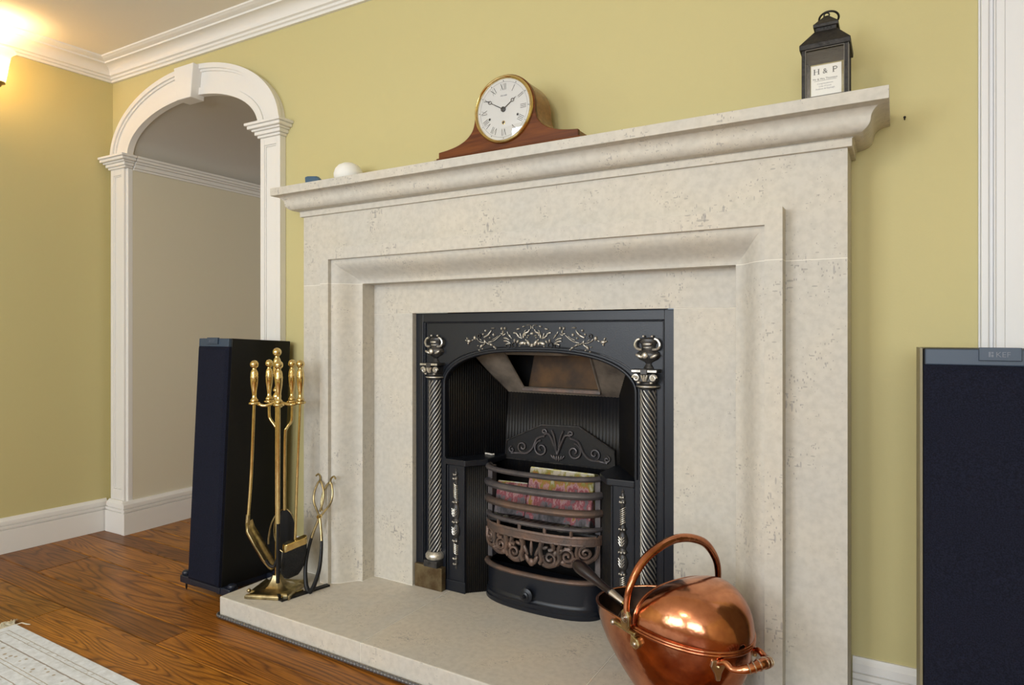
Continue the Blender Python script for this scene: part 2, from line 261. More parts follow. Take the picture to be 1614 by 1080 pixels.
# ------------------------------------------------------------------ mesh helpers
class MB:
    def __init__(s, M=None): s.v = []; s.f = []; s.M = M
    def V(s, p):
        p = Vector(p)
        if s.M is not None: p = s.M @ p
        s.v.append(tuple(p)); return len(s.v)-1
    def quadstrip(s, A, B, close=False):
        n = len(A)
        for i in range(n if close else n-1): j = (i+1) % n; s.f.append((A[i], A[j], B[j], B[i]))
    def box(s, x0, x1, y0, y1, z0, z1, M=None):
        c = [(x0,y0,z0),(x1,y0,z0),(x1,y1,z0),(x0,y1,z0),(x0,y0,z1),(x1,y0,z1),(x1,y1,z1),(x0,y1,z1)]
        i = [s.V((M @ Vector(q)) if M else q) for q in c]
        for q in ((3,2,1,0),(4,5,6,7),(0,1,5,4),(1,2,6,5),(2,3,7,6),(3,0,4,7)): s.f.append(tuple(i[k] for k in q))
        return s
    def prism(s, poly, a, b, axis='z', caps=True):
        def P(u, v, w): return {'z': (u, v, w), 'y': (u, w, v), 'x': (w, u, v)}[axis]
        A = [s.V(P(u, v, a)) for u, v in poly]; B = [s.V(P(u, v, b)) for u, v in poly]
        s.quadstrip(A, B, True)
        if caps: s.f.append(tuple(reversed(A))); s.f.append(tuple(B))
        return s
    def loft(s, rings, close=True, cap=True):
        R = [[s.V(p) for p in r] for r in rings]
        for a, b in zip(R, R[1:]): s.quadstrip(a, b, close)
        if cap: s.f.append(tuple(reversed(R[0]))); s.f.append(tuple(R[-1]))
        return s
    def lathe(s, prof, seg=24, M=None, a0=0.0, a1=2*PI, caps=True):
        full = abs(a1-a0-2*PI) < 1e-6; n = seg if full else seg+1; R = []
        for r, z in prof:
            ring = []
            for k in range(n):
                t = a0+(a1-a0)*k/seg; q = Vector((r*math.cos(t), r*math.sin(t), z)); ring.append(s.V((M @ q) if M else q))
            R.append(ring)
        for a, b in zip(R, R[1:]): s.quadstrip(a, b, full)
        if full and caps:
            if prof[0][0] > 1e-6: s.f.append(tuple(reversed(R[0])))
            if prof[-1][0] > 1e-6: s.f.append(tuple(R[-1]))
        return s
    def tube(s, pts, r, seg=8, closed=False, flat=1.0, up=None, caps=True):
        pts = [Vector(p) for p in pts]; n = len(pts); rr = r if isinstance(r, (list, tuple)) else [r]*n; R = []
        prev = None
        for i in range(n):
            if closed: t = pts[(i+1) % n]-pts[i-1]
            else: t = pts[min(i+1, n-1)]-pts[max(i-1, 0)]
            if t.length < 1e-9: t = Vector((0, 0, 1))
            t.normalize()
            if up is not None: a = Vector(up).cross(t)
            elif prev is None: a = t.orthogonal()
            else: a = prev-t*prev.dot(t)
            if a.length < 1e-6: a = t.orthogonal()
            a.normalize(); prev = a; b = t.cross(a)
            R.append([s.V(pts[i]+a*(rr[i]*math.cos(2*PI*k/seg))+b*(rr[i]*flat*math.sin(2*PI*k/seg))) for k in range(seg)])
        for i in range(n if closed else n-1): s.quadstrip(R[i], R[(i+1) % n], True)
        if caps and not closed: s.f.append(tuple(reversed(R[0]))); s.f.append(tuple(R[-1]))
        return s
    def ell(s, c, r, seg=10, rings=6, M=None):
        c = Vector(c); prev = None
        top = None
        for i in range(rings+1):
            ph = PI*i/rings; ring = []
            for k in range(seg):
                t = 2*PI*k/seg; q = Vector((r[0]*math.sin(ph)*math.cos(t), r[1]*math.sin(ph)*math.sin(t), r[2]*math.cos(ph)))
                if M: q = M @ q
                ring.append(q+c)
            if i == 0: top = s.V(ring[0]); continue
            if i == rings:
                bot = s.V(ring[0])
                for k in range(seg): s.f.append((prev[k], bot, prev[(k+1) % seg]))
                break
            ids = [s.V(q) for q in ring]
            if prev is None:
                for k in range(seg): s.f.append((top, ids[k], ids[(k+1) % seg]))
            else: s.quadstrip(prev, ids, True)
            prev = ids
        return s
    def build(s, name, m, parent=None, smooth=None, bevel=0.0, bseg=2, solid=0.0):
        import bmesh
        me = bpy.data.meshes.new(name); me.from_pydata(s.v, [], s.f)
        bm = bmesh.new(); bm.from_mesh(me); bmesh.ops.recalc_face_normals(bm, faces=bm.faces); bm.to_mesh(me); bm.free()
        me.materials.append(MATS[m]); o = bpy.data.objects.new(name, me); C.objects.link(o)
        if smooth is not None: me.shade_smooth(); me.set_sharp_from_angle(angle=math.radians(smooth))
        if solid: q = o.modifiers.new('solid', 'SOLIDIFY'); q.thickness = solid; q.offset = 0
        if bevel: q = o.modifiers.new('bevel', 'BEVEL'); q.width = bevel; q.segments = bseg; q.limit_method = 'ANGLE'; q.angle_limit = math.radians(40)
        if parent: o.parent = parent
        return o

def tag(o, label=None, cat=None, group=None, kind=None):
    if label: o['label'] = label
    if cat: o['category'] = cat
    if group: o['group'] = group
    if kind: o['kind'] = kind
    return o
def thing(name, label, cat, loc=(0, 0, 0), rotz=0.0, group=None):
    o = bpy.data.objects.new(name, None); C.objects.link(o); o.location = loc; o.rotation_euler = (0, 0, rotz); o.empty_display_size = 0.1
    return tag(o, label, cat, group)
def struct(name, label=None, loc=(0, 0, 0), rotz=0.0):
    o = bpy.data.objects.new(name, None); C.objects.link(o); o.location = loc; o.rotation_euler = (0, 0, rotz); tag(o, label, None, None, 'structure'); return o
def catmull(pts, sub=6, closed=False):
    P = [Vector(p) for p in pts]; n = len(P); out = []
    for i in range(n if closed else n-1):
        p0 = P[(i-1) % n] if (closed or i > 0) else P[0]; p1 = P[i]; p2 = P[(i+1) % n]; p3 = P[(i+2) % n] if (closed or i+2 < n) else P[-1]
        for k in range(sub):
            t = k/sub; out.append(0.5*((2*p1)+(p2-p0)*t+(2*p0-5*p1+4*p2-p3)*t*t+(3*p1-p0-3*p2+p3)*t*t*t))
    if not closed: out.append(P[-1])
    return out
def lerp(a, b, t): return a+(b-a)*t
def rotm(axis, ang): return Matrix.Rotation(ang, 4, axis)
def text_mesh(txt, size, name, m, parent, M, depth=0.0003, align='CENTER', shear=0.0):
    cu = bpy.data.curves.new(name, 'FONT'); cu.body = txt; cu.size = size; cu.align_x = align; cu.extrude = depth; cu.shear = shear; cu.resolution_u = 3
    ob = bpy.data.objects.new(name, cu); C.objects.link(ob); dg = bpy.context.evaluated_depsgraph_get()
    me = bpy.data.meshes.new_from_object(ob.evaluated_get(dg)); bpy.data.objects.remove(ob); bpy.data.curves.remove(cu)
    me.transform(M); me.materials.clear(); me.materials.append(MATS[m]); me.name = name
    o = bpy.data.objects.new(name, me); C.objects.link(o); o.parent = parent; return o

# ------------------------------------------------------------------ the shell of the room
WM = 0.025; WANG = math.atan(WM); WX = 0.887          # the chimney wall runs 1.4 degrees off the fireplace front
def wy(x): return WM*(x-WX)
WALLM = Matrix.Translation((WX, 0, 0)) @ rotm('Z', WANG)
CEIL = 2.222; CROWN_Z = 2.140; LX = -2.275            # left wall
LEFT_ANG = math.radians(-3.2)
ROOM_R = 2.6
# arch data (wall-local x)
AL, AR, ASP, AH = -3.008, -2.090, 1.765, 0.205        # opening sides, spring height, rise
AC = (AL+AR)/2; AHW = (AR-AL)/2
def arch_pts(hw, rise, n=40, z0=ASP, c=AC): return [(c-hw*math.cos(PI*k/n), z0+rise*math.sin(PI*k/n)) for k in range(n+1)]

b = MB(WALLM); T = 0.14
hole = (-0.645-WX, 0.645-WX, 1.120)
b.prism([(-3.40, 0), (AL, 0), (AL, ASP), (AL, CEIL+.05), (-3.40, CEIL+.05)], 0, T, 'y')
ap = arch_pts(AHW, AH)
for (x0, z0), (x1, z1) in zip(ap, ap[1:]): b.prism([(x0, z0), (x1, z1), (x1, CEIL+.05), (x0, CEIL+.05)], 0, T, 'y')
b.prism([(AR, 0), (hole[0], 0), (hole[0], CEIL+.05), (AR, CEIL+.05)], 0, T, 'y')
b.prism([(hole[0], hole[2]), (hole[1], hole[2]), (hole[1], CEIL+.05), (hole[0], CEIL+.05)], 0, T, 'y')
b.prism([(hole[1], 0), (ROOM_R-WX, 0), (ROOM_R-WX, CEIL+.05), (hole[1], CEIL+.05)], 0, T, 'y')
tag(b.build('wall_back', 'wall_yellow'), 'yellow painted chimney wall with the arched opening', None, None, 'structure')
# left wall
LM = Matrix.Translation((LX, -0.08, 0)) @ rotm('Z', LEFT_ANG)
tag(MB(LM).box(-0.12, 0, -4.6, 0.05, 0, CEIL+.05).build('wall_left', 'wall_yellow'), 'yellow painted left wall lit by the wall lamp', None, None, 'structure')
tag(MB().box(ROOM_R, ROOM_R+.12, REAR, 0.2, 0, CEIL+.05).build('wall_right', 'wall_yellow'), 'yellow painted right wall', None, None, 'structure')
b = MB(); xs = [-2.9]
for (x0, x1, z0, z1) in WINDOWS:
    b.box(xs[-1], x0, REAR-.12, REAR, 0, CEIL+.05); b.box(x0, x1, REAR-.12, REAR, 0, z0); b.box(x0, x1, REAR-.12, REAR, z1, CEIL+.05); xs.append(x1)
b.box(xs[-1], ROOM_R+.12, REAR-.12, REAR, 0, CEIL+.05)
tag(b.build('wall_front', 'wall_yellow'), 'yellow painted window wall behind the viewer', None, None, 'structure')
for k, (x0, x1, z0, z1) in enumerate(WINDOWS):
    w = struct('window_%d' % (k+1), 'white framed window facing the fireplace')
    fr = MB(); t = 0.06
    fr.box(x0, x0+t, REAR-.10, REAR-.03, z0, z1); fr.box(x1-t, x1, REAR-.10, REAR-.03, z0, z1); fr.box(x0+t, x1-t, REAR-.10, REAR-.03, z0, z0+t); fr.box(x0+t, x1-t, REAR-.10, REAR-.03, z1-t, z1)
    fr.build('window_frame', 'trim_white', w)
    MB().box((x0+x1)/2-.02, (x0+x1)/2+.02, REAR-.09, REAR-.04, z0+t, z1-t).build('mullion', 'trim_white', w)
    MB().box(x0-.05, x1+.05, REAR-.0, REAR+.10, z0-.04, z0).build('window_sill', 'trim_white', w, bevel=.006)
# ceiling
tag(MB().box(-2.95, ROOM_R+.12, REAR-.12, 0.10, CEIL, CEIL+.1).build('ceiling', 'ceiling_paint'), 'cream painted ceiling', None, None, 'structure')
# crown moulding: profile (projection from wall, z)
def crown_profile():
    p = [(0.0, CROWN_Z), (0.012, CROWN_Z), (0.013, CROWN_Z+.010), (0.020, CROWN_Z+.013), (0.021, CROWN_Z+.022), (0.028, CROWN_Z+.024)]
    for k in range(9):
        a = k/8*PI/2; p.append((0.030+0.042*(1-math.cos(a)), CROWN_Z+.025+0.034*math.sin(a)))
    p += [(0.076, CROWN_Z+.059), (0.077, CROWN_Z+.066), (0.090, CROWN_Z+.068), (0.098, CROWN_Z+.074), (0.105, CROWN_Z+.076), (0.106, CEIL), (0.0, CEIL)]
    return p
def crown(name, M, x0, x1, m0, m1, lab):
    # runs along local x, projects to local -y; m0/m1 give the mitre (x shift per projection)
    b = MB(M); pr = crown_profile()
    A = [b.V((x0+m0*p, -p, z)) for p, z in pr]; B = [b.V((x1+m1*p, -p, z)) for p, z in pr]
    b.quadstrip(A, B, True); b.f.append(tuple(A)); b.f.append(tuple(reversed(B)))
    tag(b.build(name, 'trim_white', smooth=30), lab, None, None, 'structure')
CX = -3.1630                                            # wall-local x of the room corner
crown('trim_1', WALLM, CX, ROOM_R-WX, .923, 0, 'white crown moulding above the chimney wall')
LM2 = Matrix.Translation((LX, -0.08, 0)) @ rotm('Z', LEFT_ANG+PI/2)
crown('trim_2', LM2, -4.3, 0.0012, 0, -.923, 'white crown moulding above the left wall')
# skirting boards
SKH = 0.152
def skirt_profile(h=SKH, t=0.018):
    return [(0, 0), (t, 0), (t, h-.052), (t-.007, h-.051), (t-.007, h-.0475), (t-.001, h-.0465), (t-.001, h-.036), (t-.008, h-.035), (t-.008, h-.0315), (t-.003, h-.0305), (t-.004, h-.014), (t-.009, h-.006), (t-.012, h), (0, h)]
def skirt(name, M, x0, x1, m0=0, m1=0, lab=None, h=SKH, t=0.018, kind=True, parent=None):
    b = MB(M); pr = skirt_profile(h, t)
    A = [b.V((x0+m0*p, -p, z)) for p, z in pr]; B = [b.V((x1+m1*p, -p, z)) for p, z in pr]
    b.quadstrip(A, B, True); b.f.append(tuple(A)); b.f.append(tuple(reversed(B)))
    o = b.build(name, 'trim_white', parent)
    if kind: tag(o, lab, None, None, 'structure')
    return o
skirt('baseboard_left', LM2, -4.2, -0.03, 0, 0, 'white moulded skirting board under the left wall', h=.150)
skirt('baseboard_back', WALLM, 0.003, 0.243, 0, 0, 'white moulded skirting board between fireplace and doorway')
skirt('baseboard_arch', WALLM, -1.962, -1.780, 0, 0, 'short white skirting board between arch and fireplace')
# ---------------------------------------------------- arch casing and passage
arch = struct('trim_3', 'white panelled arch casing with keystone around the passage opening')
def arch_part(): return MB(WALLM)
PF = 0.030
def pilaster(x0, x1):
    b = arch_part(); z0, z1 = SKH, 1.712; m = 0.022
    b.box(x0, x1, -PF+.008, 0, z0, z1)                                     # ground
    for (a, c, d, e) in ((x0, x0+m, z0, z1), (x1-m, x1, z0, z1), (x0+m, x1-m, z0, z0+.05), (x0+m, x1-m, z1-.03, z1)): b.box(a, c, -PF, -PF+.009, d, e)
    o = b.build('pilaster', 'trim_white', arch, bevel=.002)
    bd = arch_part(); i = 0.004
    for (a, c, d, e) in ((x0+m, x0+m+.006, z0+.05, z1-.03), (x1-m-.006, x1-m, z0+.05, z1-.03), (x0+m+.006, x1-m-.006, z0+.05, z0+.056), (x0+m+.006, x1-m-.006, z1-.036, z1-.03)): bd.box(a, c, -PF+i-.001, -PF+.009, d, e)
    bd.build('panel_bead', 'trim_white', o, bevel=.002)
    pl = arch_part(); pl.loft([[(x0-q+.006, .0, zz), (x0-q+.006, -PF-q+.002, zz), (x1+q-.006, -PF-q+.002, zz), (x1+q-.006, .0, zz)] for q, zz in skirt_profile(SKH, .020)[1:-1]])
    pl.build('plinth', 'trim_white', arch)
    # impost: stepped capital
    im = arch_part()
    for za, zb, e in ((1.712, 1.722, .008), (1.722, 1.736, .016), (1.736, 1.744, .024), (1.744, 1.757, .036), (1.757, 1.768, .044)): im.box(max(x0-e, CX+.004), (x1 if x1 > -2.5 else PLX1+.015)+e, -PF-e, 0, za, zb)
    im.build('impost', 'trim_white', arch, bevel=.0025)
PLX0, PLX1, PRX0, PRX1 = -3.128, -3.020, -2.086, -1.974
pilaster(PLX0, PLX1); pilaster(PRX0, PRX1)
# archivolt: elliptical band with raised inner and outer mouldings
def arc_band(hw0, r0, hw1, r1, d0, d1, name):
    n = 48; b = arch_part(); I = arch_pts(hw0, r0, n, ASP+.002); O_ = arch_pts(hw1, r1, n, ASP+.002)
    rings = []
    for (xi, zi), (xo, zo) in zip(I, O_): rings.append([(xi, -d1, zi), (xo, -d1, zo), (xo, -d0, zo), (xi, -d0, zi)])
    b.loft(rings, True, True); return b.build(name, 'trim_white', arch, smooth=40)
arc_band(AHW-.012, AH-.012, AHW+.112, AH+.112, 0.0, PF-.008, 'archivolt')
arc_band(AHW-.012, AH-.012, AHW+.018, AH+.018, PF-.009, PF-.001, 'archivolt_moulding')
arc_band(AHW+.085, AH+.085, AHW+.096, AH+.096, PF-.009, PF-.001, 'archivolt_moulding')
arc_band(AHW+.095, AH+.095, AHW+.116, AH+.116, PF-.009, PF+.007, 'archivolt_moulding')
b = arch_part(); kc = -2.524
b.loft([[(kc-.048, -.065, 1.938), (kc+.048, -.065, 1.938), (kc+.048, .0, 1.938), (kc-.048, .0, 1.938)], [(kc-.066, -.065, 2.080), (kc+.066, -.065, 2.080), (kc+.066, .0, 2.080), (kc-.066, .0, 2.080)]])
b.build('keystone', 'trim_white', arch, bevel=.003)
# lining bead on the left edge
b = arch_part(); b.box(PLX1-.001, PLX1+.0155, -.020, .004, SKH-.01, 1.712); b.build('lining', 'trim_white', arch, bevel=.003)
b = arch_part(); b.box(AR-.002, AR+.003, 0.001, T, SKH-.03, 1.75); b.build('lining', 'trim_white', arch, bevel=.001)
# passage
PLW = AL+0.003
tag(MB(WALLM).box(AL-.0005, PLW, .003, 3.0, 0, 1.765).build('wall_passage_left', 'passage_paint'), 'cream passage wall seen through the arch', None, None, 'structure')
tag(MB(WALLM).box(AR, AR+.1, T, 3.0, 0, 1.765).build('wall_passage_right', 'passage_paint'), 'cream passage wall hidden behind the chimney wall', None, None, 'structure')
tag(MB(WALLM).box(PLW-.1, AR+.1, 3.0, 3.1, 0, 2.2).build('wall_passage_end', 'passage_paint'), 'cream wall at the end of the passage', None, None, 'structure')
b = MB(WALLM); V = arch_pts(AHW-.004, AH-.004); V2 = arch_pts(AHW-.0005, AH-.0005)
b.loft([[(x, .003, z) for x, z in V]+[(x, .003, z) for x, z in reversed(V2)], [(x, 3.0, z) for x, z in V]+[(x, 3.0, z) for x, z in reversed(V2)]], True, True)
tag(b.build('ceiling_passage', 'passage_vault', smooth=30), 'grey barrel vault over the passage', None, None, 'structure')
b = MB(WALLM)
for za, zb, e in ((1.705, 1.716, .008), (1.716, 1.734, .015), (1.734, 1.744, .026), (1.744, 1.757, .036), (1.757, 1.768, .044)): b.box(PLW, PLW+.0+e, .003, 3.0, za, zb)
tag(b.build('trim_4', 'trim_white', bevel=.0025), 'white cornice rail running along the passage wall', None, None, 'structure')
PM = WALLM @ Matrix.Translation((PLW, 0, 0)) @ rotm('Z', PI/2)
skirt('baseboard_passage', PM, -.05, 3.0, 0, 0, 'white skirting board along the passage wall', t=.022)

# ---------------------------------------------------- doorway on the right
door = struct('door_1', 'white painted door and architrave to the right of the fireplace')
DX = 0.254
b = MB(WALLM)
for x0, x1, d in ((0, .004, .010), (.004, .018, .020), (.018, .027, .012), (.027, .031, .020), (.031, .048, .0165)): b.box(DX+x0, DX+x1, -d, 0, 0, 2.10)
b.build('architrave', 'door_white', door, bevel=.002)
MB(WALLM).box(DX+.048, DX+.95, -.016, 0, 0.01, 2.10).build('door_panel', 'door_white', door)
MB(WALLM).box(DX, DX+1.0, -.024, 0, 2.10, 2.135).build('door_head', 'door_white', door, bevel=.003)

# ---------------------------------------------------- floor of oak planks
floor = MB().box(-2.95, ROOM_R, REAR, 3.05, -.06, -.018).build('floor', 'subfloor'); tag(floor, 'oak plank floor', None, None, 'structure')
rows = [(-0.098, 0.0, [-2.45, -1.55]), (-0.198, -.098, [-2.5, -1.05]), (-0.347, -.198, [-2.6, -0.55, 1.2]), (-0.550, -.347, [-1.929, 0.3]), (-0.657, -.550, [-2.5, -0.946, 0.9]), (-0.857, -.657, [-1.47, 0.2])]
y = -0.857
while y > REAR+.02:
    w = random.choice((0.11, 0.15, 0.2)); rows.append((y-w, y, [random.uniform(-2.2, -1.2), random.uniform(-.5, .6), random.uniform(1.2, 2.0)])); y -= w
y = 0.0
while y < 3.0:
    w = random.choice((0.10, 0.15, 0.2)); rows.append((y, y+w, [random.uniform(-2.4, -1.5)])); y += w
for (ya, yb, cuts) in rows:
    xa, xb = -2.95, ROOM_R
    if ya >= -0.0001: xb = -0.9
    cs = [xa]+[c for c in cuts if xa < c < xb]+[xb]
    for x0, x1 in zip(cs, cs[1:]):
        g = 0.0012; cx, cy = (x0+x1)/2, (ya+yb)/2; hx, hy = (x1-x0)/2-g, (yb-ya)/2-g
        pl = MB(); e = .0024; dz = random.uniform(-.0006, .0)
        pl.loft([[(-hx, -hy, -.018), (hx, -hy, -.018), (hx, hy, -.018), (-hx, hy, -.018)], [(-hx, -hy, dz-e), (hx, -hy, dz-e), (hx, hy, dz-e), (-hx, hy, dz-e)], [(-hx+e, -hy+e, dz), (hx-e, -hy+e, dz), (hx-e, hy-e, dz), (-hx+e, hy-e, dz)]])
        o = pl.build('plank', 'oak_plank', floor); o.location = (cx, cy, 0)

# ================================================================== FIREPLACE
HZ = 0.067
# hearth: three limestone slabs
hearth = thing('hearth', 'raised limestone hearth of three pale slabs in front of the fireplace', 'hearth')
def slab(poly): return MB().prism(poly, 0.0, HZ, 'z').build('slab', 'hearthstone', hearth, bevel=.003)
HF = -0.438; JX = 0.3204; g = .0011
slab([(-.948, HF), (-JX-g, HF), (-JX-g, .05), (-.64, .05), (-.64, wy(-.64)-.003), (-.948, wy(-.948)-.003)])
slab([(-JX+g, HF), (JX-g, HF), (JX-g, .22), (-JX+g, .22)])
slab([(JX+g, HF), (.948, HF), (.948, wy(.948)-.003), (.64, wy(.64)-.003), (.64, .05), (JX+g, .05)])
for x in (-JX, JX): MB().box(x-g, x+g, HF+.0012, .04, .004, HZ-.0004).build('mortar_joint', 'mortar', hearth)
b = MB(); o_ = .010
b.tube([(-.948-o_, wy(-.95)-.03, .008), (-.948-o_, -.30, .008)]+[(-.948-o_+.02*(1-math.cos(a)), HF+.01-.02*math.sin(a), .008) for a in [k/6*PI/2 for k in range(7)]]+[(-.6, HF-o_, .008), (0, HF-o_, .008), (.6, HF-o_, .008), (.958, HF-o_, .008)], .0050, 8)
for k in range(150):
    x = -.93+k*.0125
    b.ell((x, HF-o_, .008), (.0058, .0062, .0062), 6, 4)
tag(b.build('edging_cord', 'cord_grey', smooth=60), 'dark grey beaded cord laid along the foot of the hearth', 'cord')

fp = thing('fireplace_surround', 'pale limestone fireplace surround with deep moulded mantel shelf', 'fireplace')
IN, A3, A2, A1 = 0.6335, 0.7158, 0.7554, 0.887
YL, YB, YS, YM = -.137, -.182, -.041, -.099
ZJ = 1.1127; ZTOP = 1.3668
# moulding profile: offset outward from inner edge, y
MP = [(0.0, YM)]
for k in range(1, 13):
    t = k/12; s_ = t+0.11*math.sin(2*PI*t)*-1
    MP.append((t*(A3-IN-.003), lerp(YM, YB+.014, max(0, min(1, s_)))))
MP += [(A3-IN, YB+.014), (A3-IN, YB), (A2-IN, YB), (A2-IN, YL)]
def jamb(sg):
    poly = [(sg*IN, YS+.02)]+[(sg*(IN+o), y) for o, y in MP]+[(sg*A1, YL), (sg*A1, wy(sg*A1)-.002), (sg*A2, wy(sg*A2)-.002), (sg*IN, wy(sg*IN)-.002)]
    if sg > 0: poly = list(reversed(poly))
    MB().prism(poly, HZ+.0015, ZJ-.0016, 'z').build('jamb_block', 'limestone', fp, smooth=25)
    MB().prism(poly, ZJ-.0016, ZJ, 'z').build('mortar_joint', 'mortar', fp, smooth=25)
    MB().prism(poly, HZ, HZ+.0015, 'z').build('mortar_joint', 'mortar', fp, smooth=25)
jamb(-1); jamb(1)
b = MB(); lines = []
def pl4(o, y): return [(-(IN+o), y, ZJ), (-(IN+o), y, ZJ+o), (IN+o, y, ZJ+o), (IN+o, y, ZJ)]
lines.append(pl4(0, YS+.02))
for o, y in MP: lines.append(pl4(o, y))
lines.append([(-A1, YL, ZJ), (-A1, YL, ZTOP), (A1, YL, ZTOP), (A1, YL, ZJ)])
lines.append([(-A1, wy(-A1)-.002, ZJ), (-A1, wy(-A1)-.002, ZTOP), (A1, wy(A1)-.002, ZTOP), (A1, wy(A1)-.002, ZJ)])
ids = [[b.V(p) for p in l] for l in lines]
for a, c in zip(ids, ids[1:]): b.quadstrip(a, c)
b.f.append(tuple(r[0] for r in ids)); b.f.append(tuple(reversed([r[3] for r in ids])))
b.f.append((ids[-1][0], ids[-1][1], ids[-1][2], ids[-1][3]))
b.build('lintel_block', 'limestone', fp, smooth=25)
# inner slips
OW = 0.457; OT = 1.008
for sg in (-1, 1):
    x0, x1 = sorted((sg*OW, sg*IN)); MB().box(x0, x1, YS, .012, HZ+.0015, OT-.0012).build('slip_panel', 'limestone', fp, bevel=.0012)
    MB().box(x0, x1, YS+.0006, -.018, OT-.0012, OT).build('mortar_joint', 'mortar', fp)
    MB().box(x0, x1, YS+.0006, -.018, HZ, HZ+.0015).build('mortar_joint', 'mortar', fp)
MB().box(-IN, IN, YS, -.020, OT, ZJ+.002).build('slip_panel', 'limestone', fp, bevel=.0012)
# mantel shelf: stacked rings of a mitred profile (projection beyond the leg face, z)
SP = [(0.0, ZTOP-.004), (0.0098, ZTOP-.004), (0.0098, 1.3805), (0.013, 1.3825)]
Z0s, Z1s, P0s, P1s = 1.3830, 1.4350, 0.0135, 0.080
for k in range(0, 17):
    t = k/16                                           # convex below, hollow above
    if t < .5:
        a = t*2*PI/2; p = P0s+(P1s-P0s)*.52*math.sin(a); z = Z0s+(Z1s-Z0s)*.50*(1-math.cos(a))
    else:
        a = (t-.5)*2*PI/2; p = P0s+(P1s-P0s)*(.52+.48*(1-math.cos(a))); z = Z0s+(Z1s-Z0s)*(.50+.50*math.sin(a))
    SP.append((p, z))
SP += [(0.0826, 1.4355), (0.0826, 1.4632)]
b = MB(); rings = []
for p, z in SP:
    h = A1+p; f_ = YL-p; rings.append([(-h, wy(-h)-.002, z), (-h, f_, z), (h, f_, z), (h, wy(h)-.002, z)])
b.loft(rings, True, True); b.build('mantel_shelf', 'limestone', fp, smooth=30, bevel=.0012)
SHELF = 1.4632

# ---------------------------------------------------- cast iron insert
ins = thing('fire_insert', 'black cast iron fireplace insert with twisted columns and open grate', 'fireplace insert', (0, 0, 0))
FY = -.012
AW = 0.336
def zarch(x): return .765+.116*max(0.0, 1-abs(x/AW)**2.7)**.5
N_ = 48
axs = [-AW*math.cos(PI*k/N_) for k in range(N_+1)]
b = MB()
for x0, x1 in zip(axs, axs[1:]): b.prism([(x0, zarch(x0)), (x1, zarch(x1)), (x1, 1.007), (x0, 1.007)], FY, FY+.02, 'y')
for sg in (-1, 1):
    x0, x1 = sorted((sg*AW, sg*.4565)); b.box(x0, x1, FY, FY+.02, HZ, 1.007)
b.build('face_plate', 'iron', ins, smooth=25)
# outer flat frame and raised bead
for nm, t, d, xx, zt in (('outer_frame', .020, .010, .4445, .997), ('border_bead', .0028, .007, .422, .9760)):
    b = MB()
    for sg in (-1, 1): x0, x1 = sorted((sg*(xx-t), sg*(xx+t*.6))); b.box(x0, x1, FY-d, FY+.002, HZ+.07 if nm == 'border_bead' else HZ, zt+t*.5)
    b.box(-xx+t*.9, xx-t*.9, FY-d, FY+.002, zt-t, zt+t*.5)
    b.build(nm, 'iron', ins, bevel=.002)
# arch lip
lip = [(-AW-.004, FY-.002, .52)]+[(x*1.012, FY-.002, zarch(x)+.004) for x in axs]+[(AW+.004, FY-.002, .52)]
MB().tube(lip, .0055, 8).build('arch_lip', 'iron', ins, smooth=60)
lip2 = [(-AW-.016, FY, .52)]+[(x*1.048, FY, zarch(x)+.016) for x in axs]+[(AW+.016, FY, .52)]
MB().tube(lip2, .0026, 6).build('arch_lip', 'iron', ins, smooth=60)
